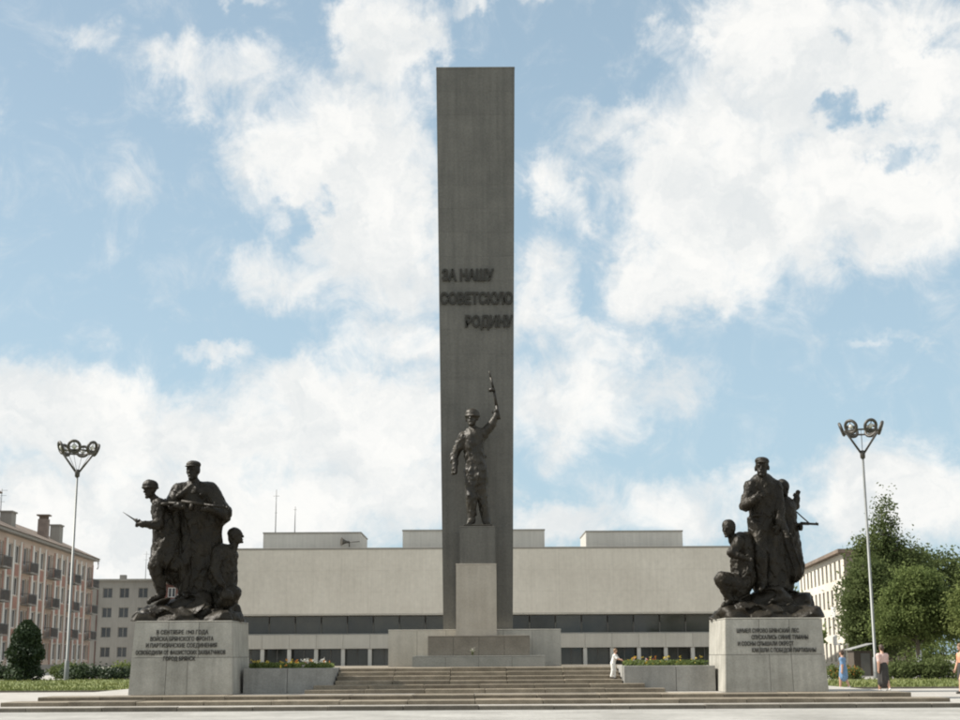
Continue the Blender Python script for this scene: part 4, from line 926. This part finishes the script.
def bush(loc, rx, ry, h_, leaf, label, group, n=2600, size=.10, extra=None):
    t = thing('bush', label, 'bush', loc, 0, group)
    bm = bmesh.new()
    for i in range(6): a_ = random.uniform(0, 6.28); tube(bm, [(0,0,0),(rx*.5*math.cos(a_), ry*.5*math.sin(a_), h_*.7)], [.03,.012], 5)
    obj('stem', bm, 'bark', t)
    m_ = n//30; d = RNG.normal(size=(m_, 3)); d /= np.linalg.norm(d, axis=1)[:, None]; d *= (RNG.random(m_)**.4)[:, None]
    c = np.stack([d[:,0]*rx, d[:,1]*ry, h_*(.52+.42*d[:,2])], 1); P = (c[:, None, :]+RNG.normal(0, .16*h_+.04, (m_, 30, 3))).reshape(-1, 3); P[:,2] = np.clip(P[:,2], .03, None)
    obj('crown', quads_mesh('crown', leaf_quads(P, size, .1), len(P)), leaf, t)
    if extra:
        q = c[d[:,1] < .2]; P = (q[:, None, :]+RNG.normal(0, .12, (len(q), 4, 3))).reshape(-1, 3); P[:,2] = np.clip(P[:,2]+.1*h_, .05, None); obj('blossoms', quads_mesh('blossoms', leaf_quads(P, .07, .1), len(P)), extra, t)
GB = 'bushes along the back of the left lawn'
for (x_, y_, rx, h_, lf, lb, ex) in ((-29.6, 90, 1.6, 1.2, 'leaf_thuja', 'dark bush at the left edge behind the lawn, with white blossoms', 'petal_white'), (-24.7, 89, 1.3, 1.05, 'leaf_thuja', 'dark bush between the conical shrub and the left lamp post', None), (-22.8, 88.6, 1.2, .9, 'leaf_thuja', 'low dark bush just right of the left lamp post', None),
        (-24.2, 98, 1.0, 1.2, 'leaf_light', 'pale green bush leaning before the grey house', None), (-22.6, 97, 1.2, 1.0, 'leaf_thuja', 'dark green bush in front of the grey house', None), (-20.4, 90, 1.3, .95, 'leaf_mid', 'low bush with a few white blossoms before the grey house', 'petal_white'), (-18.3, 91, 1.4, .95, 'leaf_thuja', 'low dark bush against the soldiers pedestal, seen past its left edge', None), (-26.4, 92, 1.3, 1.2, 'leaf_dark', 'mid green bush behind the conical shrub', None)):
    bush((x_, y_, .1), rx, .9, h_*.72, lf, lb, GB, 2400, .09, ex)
GR = 'bushes below the right trees'
for (x_, y_, rx, h_, lf, lb, ex) in ((19.3, 76, .9, .55, 'leaf_mid', 'low bush of orange flowers between the blue dress and the lamp post', 'petal_orange'), (22.6, 76.5, 1.2, .85, 'leaf_dark', 'dark bush just right of the right lamp post', None), (24.2, 76, 1.3, .95, 'leaf_dark', 'dark clipped bush between the whitewashed trunks', None), (25.7, 75.4, 1.0, .75, 'leaf_mid', 'green bush below the rightmost whitewashed trunk', None), (27.4, 75.5, 1.2, .7, 'leaf_light', 'pale green bush at the right edge behind the lawn', None), (18.0, 78.5, 1.0, .8, 'leaf_dark', 'dark bush at the foot of the cream house', None), (26.6, 84, 1.8, 2.1, 'leaf_mid', 'tall loose bush filling the gap behind the whitewashed trunks', None), (29.6, 83, 1.8, 2.3, 'leaf_light', 'tall pale bush at the right edge behind the trees', None)):
    bush((x_, y_, .1), rx, .8, h_, lf, lb, GR, 2400, .085, ex)

# dark garden kiosk with a light metal roof edge, under the trees
ki = thing('kiosk', 'low dark kiosk with a pale sloping roof edge under the right trees', 'kiosk', (23.05, 86, .1))
obj('wall', bx(-.6, .5, 0, 1.4, 0, 1.5), 'kiosk_wall', ki)
bm = bmesh.new(); v = [bm.verts.new(p) for p in ((-.75,-.2,1.55),(.62,-.2,1.9),(.62,1.6,1.9),(-.75,1.6,1.55),(-.75,-.2,1.59),(.62,-.2,1.94),(.62,1.6,1.94),(-.75,1.6,1.59))]
for q in ((3,2,1,0),(4,5,6,7),(0,1,5,4),(1,2,6,5),(2,3,7,6),(3,0,4,7)): bm.faces.new([v[i] for i in q])
obj('roof', bm, 'sheet_metal', ki); obj('door', bx(-.2, .35, -.03, -.004, .02, 1.35), 'mullion', ki)

# ================================================================== PEOPLE
def person(label, loc, h_, face, step, lean, clothes, hair, arms, group='people walking on the pavement', foot='shoe', child=False):
    """face: direction of travel (radians, 0 = towards the viewer, +pi/2 = to the right)"""
    t = thing('person', label, 'person', loc, face, group)
    sc_ = h_/170.0; H = 170.0
    def T(p): return np.array([p[0]*sc_, p[2]*sc_, max(0.0, (170-p[1]))*sc_])
    hip_y = 82
    J = dict(head=(0,22,-3-lean), neck=(0,32,0-lean), shR=(-16,42,-lean), shL=(16,42,-lean), waist=(0,66,-lean*.4), hip=(0,hip_y,0))
    for s, sg in (('R',-1),('L',1)):
        f = step*sg
        J['kn'+s] = (sg*8, 122, -f*.55-3); J['an'+s] = (sg*7.5, 161-(4 if f < 0 else 0), -f+ (4 if f < 0 else 0)); J['to'+s] = (sg*9, 167-(1 if f < 0 else 0), -f-14)
        J['hp'+s] = (sg*7.5, hip_y+3, 0)
        e, w_ = arms[s]; J['el'+s] = (sg*e[0], e[1], e[2]-lean); J['ha'+s] = (sg*w_[0], w_[1], w_[2]-lean); J['th'+s] = (0, -.2, -1)
    F = Field(.011*max(.7, sc_), T, sc_); F.k = 3*sc_
    add_body(F, J, H); add_head(F, (0,13.5,-4-lean), H*1.0)
    body = obj('body', F.mesh('body'), 'skin', t)
    for nm, m_, prims in clothes:
        F = Field(.011*max(.7, sc_), T, sc_); F.k = 3*sc_
        for pr in prims:
            if pr[0] == 'top':
                F.cone(J['shR'], J['shL'], 9.3, 9.3); F.cone((0,50,-lean*.8), J['waist'], 17.3, 14.8, flat=.74); F.cone(J['waist'], J['hip'], 14.6, 16.6, flat=.80)
                if pr[1]: 
                    for s in 'RL':
                        a_, b_ = np.array(J['sh'+s], float), np.array(J['el'+s], float); F.cone(tuple(a_), tuple(a_+(b_-a_)*pr[1]), 8.6, 7.2)
            elif pr[0] == 'skirt':
                F.cone((0,70,-lean*.3), (0,hip_y+2,0), 14.9, 18, flat=.85); F.cone((0,hip_y,0), (0,pr[1],-1), 18, pr[2], flat=.9, folds=(9,1.0))
            elif pr[0] == 'shoe':
                for s in 'RL': a_ = np.array(J['an'+s], float); F.cone((a_[0], a_[1]+3.5, a_[2]+2), J['to'+s], 5.0, 4.0)
            elif pr[0] == 'trousers':
                F.cone((0,72,-lean*.3), (0,hip_y+4,0), 14.8, 17, flat=.85)
                for s in 'RL': F.cone(J['hp'+s], J['kn'+s], 11, 8.6); a_, b_ = np.array(J['kn'+s], float), np.array(J['an'+s], float); F.cone(tuple(a_), tuple(a_+(b_-a_)*pr[1]), 8.6, 7.6)
        obj(nm, F.mesh(nm), m_, body)
    F = Field(.011*max(.7, sc_), T, sc_); F.k = 2*sc_; u = H/555
    F.ell((0,9,-3-lean), (8.4,9.3,8.0)); F.ell((0,14,2.5-lean), (8.0,6.2,9.5)); F.cone((-6.8,12,-1-lean),(-6.6,20,1-lean),2.2,2.0); F.cone((6.8,12,-1-lean),(6.6,20,1-lean),2.2,2.0)
    obj('hair', F.mesh('hair'), hair, body)
    return t
WALK = {'R': ((21,66,-4),(22,90,-14)), 'L': ((21,66,6),(22,92,4))}
person('person in a blue dress walking past the right side of the partisans pedestal', (13.75, 54.2, .11), 1.46, R(-125), 15, 2, [('dress', 'cloth_blue', [('top', .8), ('skirt', 116, 21)]), ('shoes', 'shoe', [('shoe',)])], 'hair_brown', WALK)
person('person in a pink patterned blouse and long dark skirt before the right lamp post', (14.05, 49.9, .11), 1.63, R(-160), 17, 1, [('blouse', 'cloth_pink', [('top', .75)]), ('skirt', 'cloth_dark', [('skirt', 134, 22)]), ('shoes', 'shoe', [('shoe',)])], 'hair_brown', WALK)
person('person in an orange top and dark skirt, cut off by the right edge', (15.98, 47.4, .11), 1.64, R(-80), 18, 1, [('top', 'cloth_orange', [('top', .5)]), ('skirt', 'cloth_dark', [('skirt', 118, 20)]), ('shoes', 'lamp_dark', [('shoe',)])], 'hair_light', WALK)
REACH = {'R': ((19,58,-16),(16,64,-36)), 'L': ((20,58,-14),(17,66,-32))}
person('small child in white leaning over the sunlit planter on the stairs', (4.08, 43.62, .693), .92, R(70), 5, 13, [('shirt', 'cloth_white', [('top', .9)]), ('trousers', 'cloth_white', [('trousers', .9)]), ('shoes', 'cloth_dark', [('shoe',)])], 'hair_light', REACH, group=None)
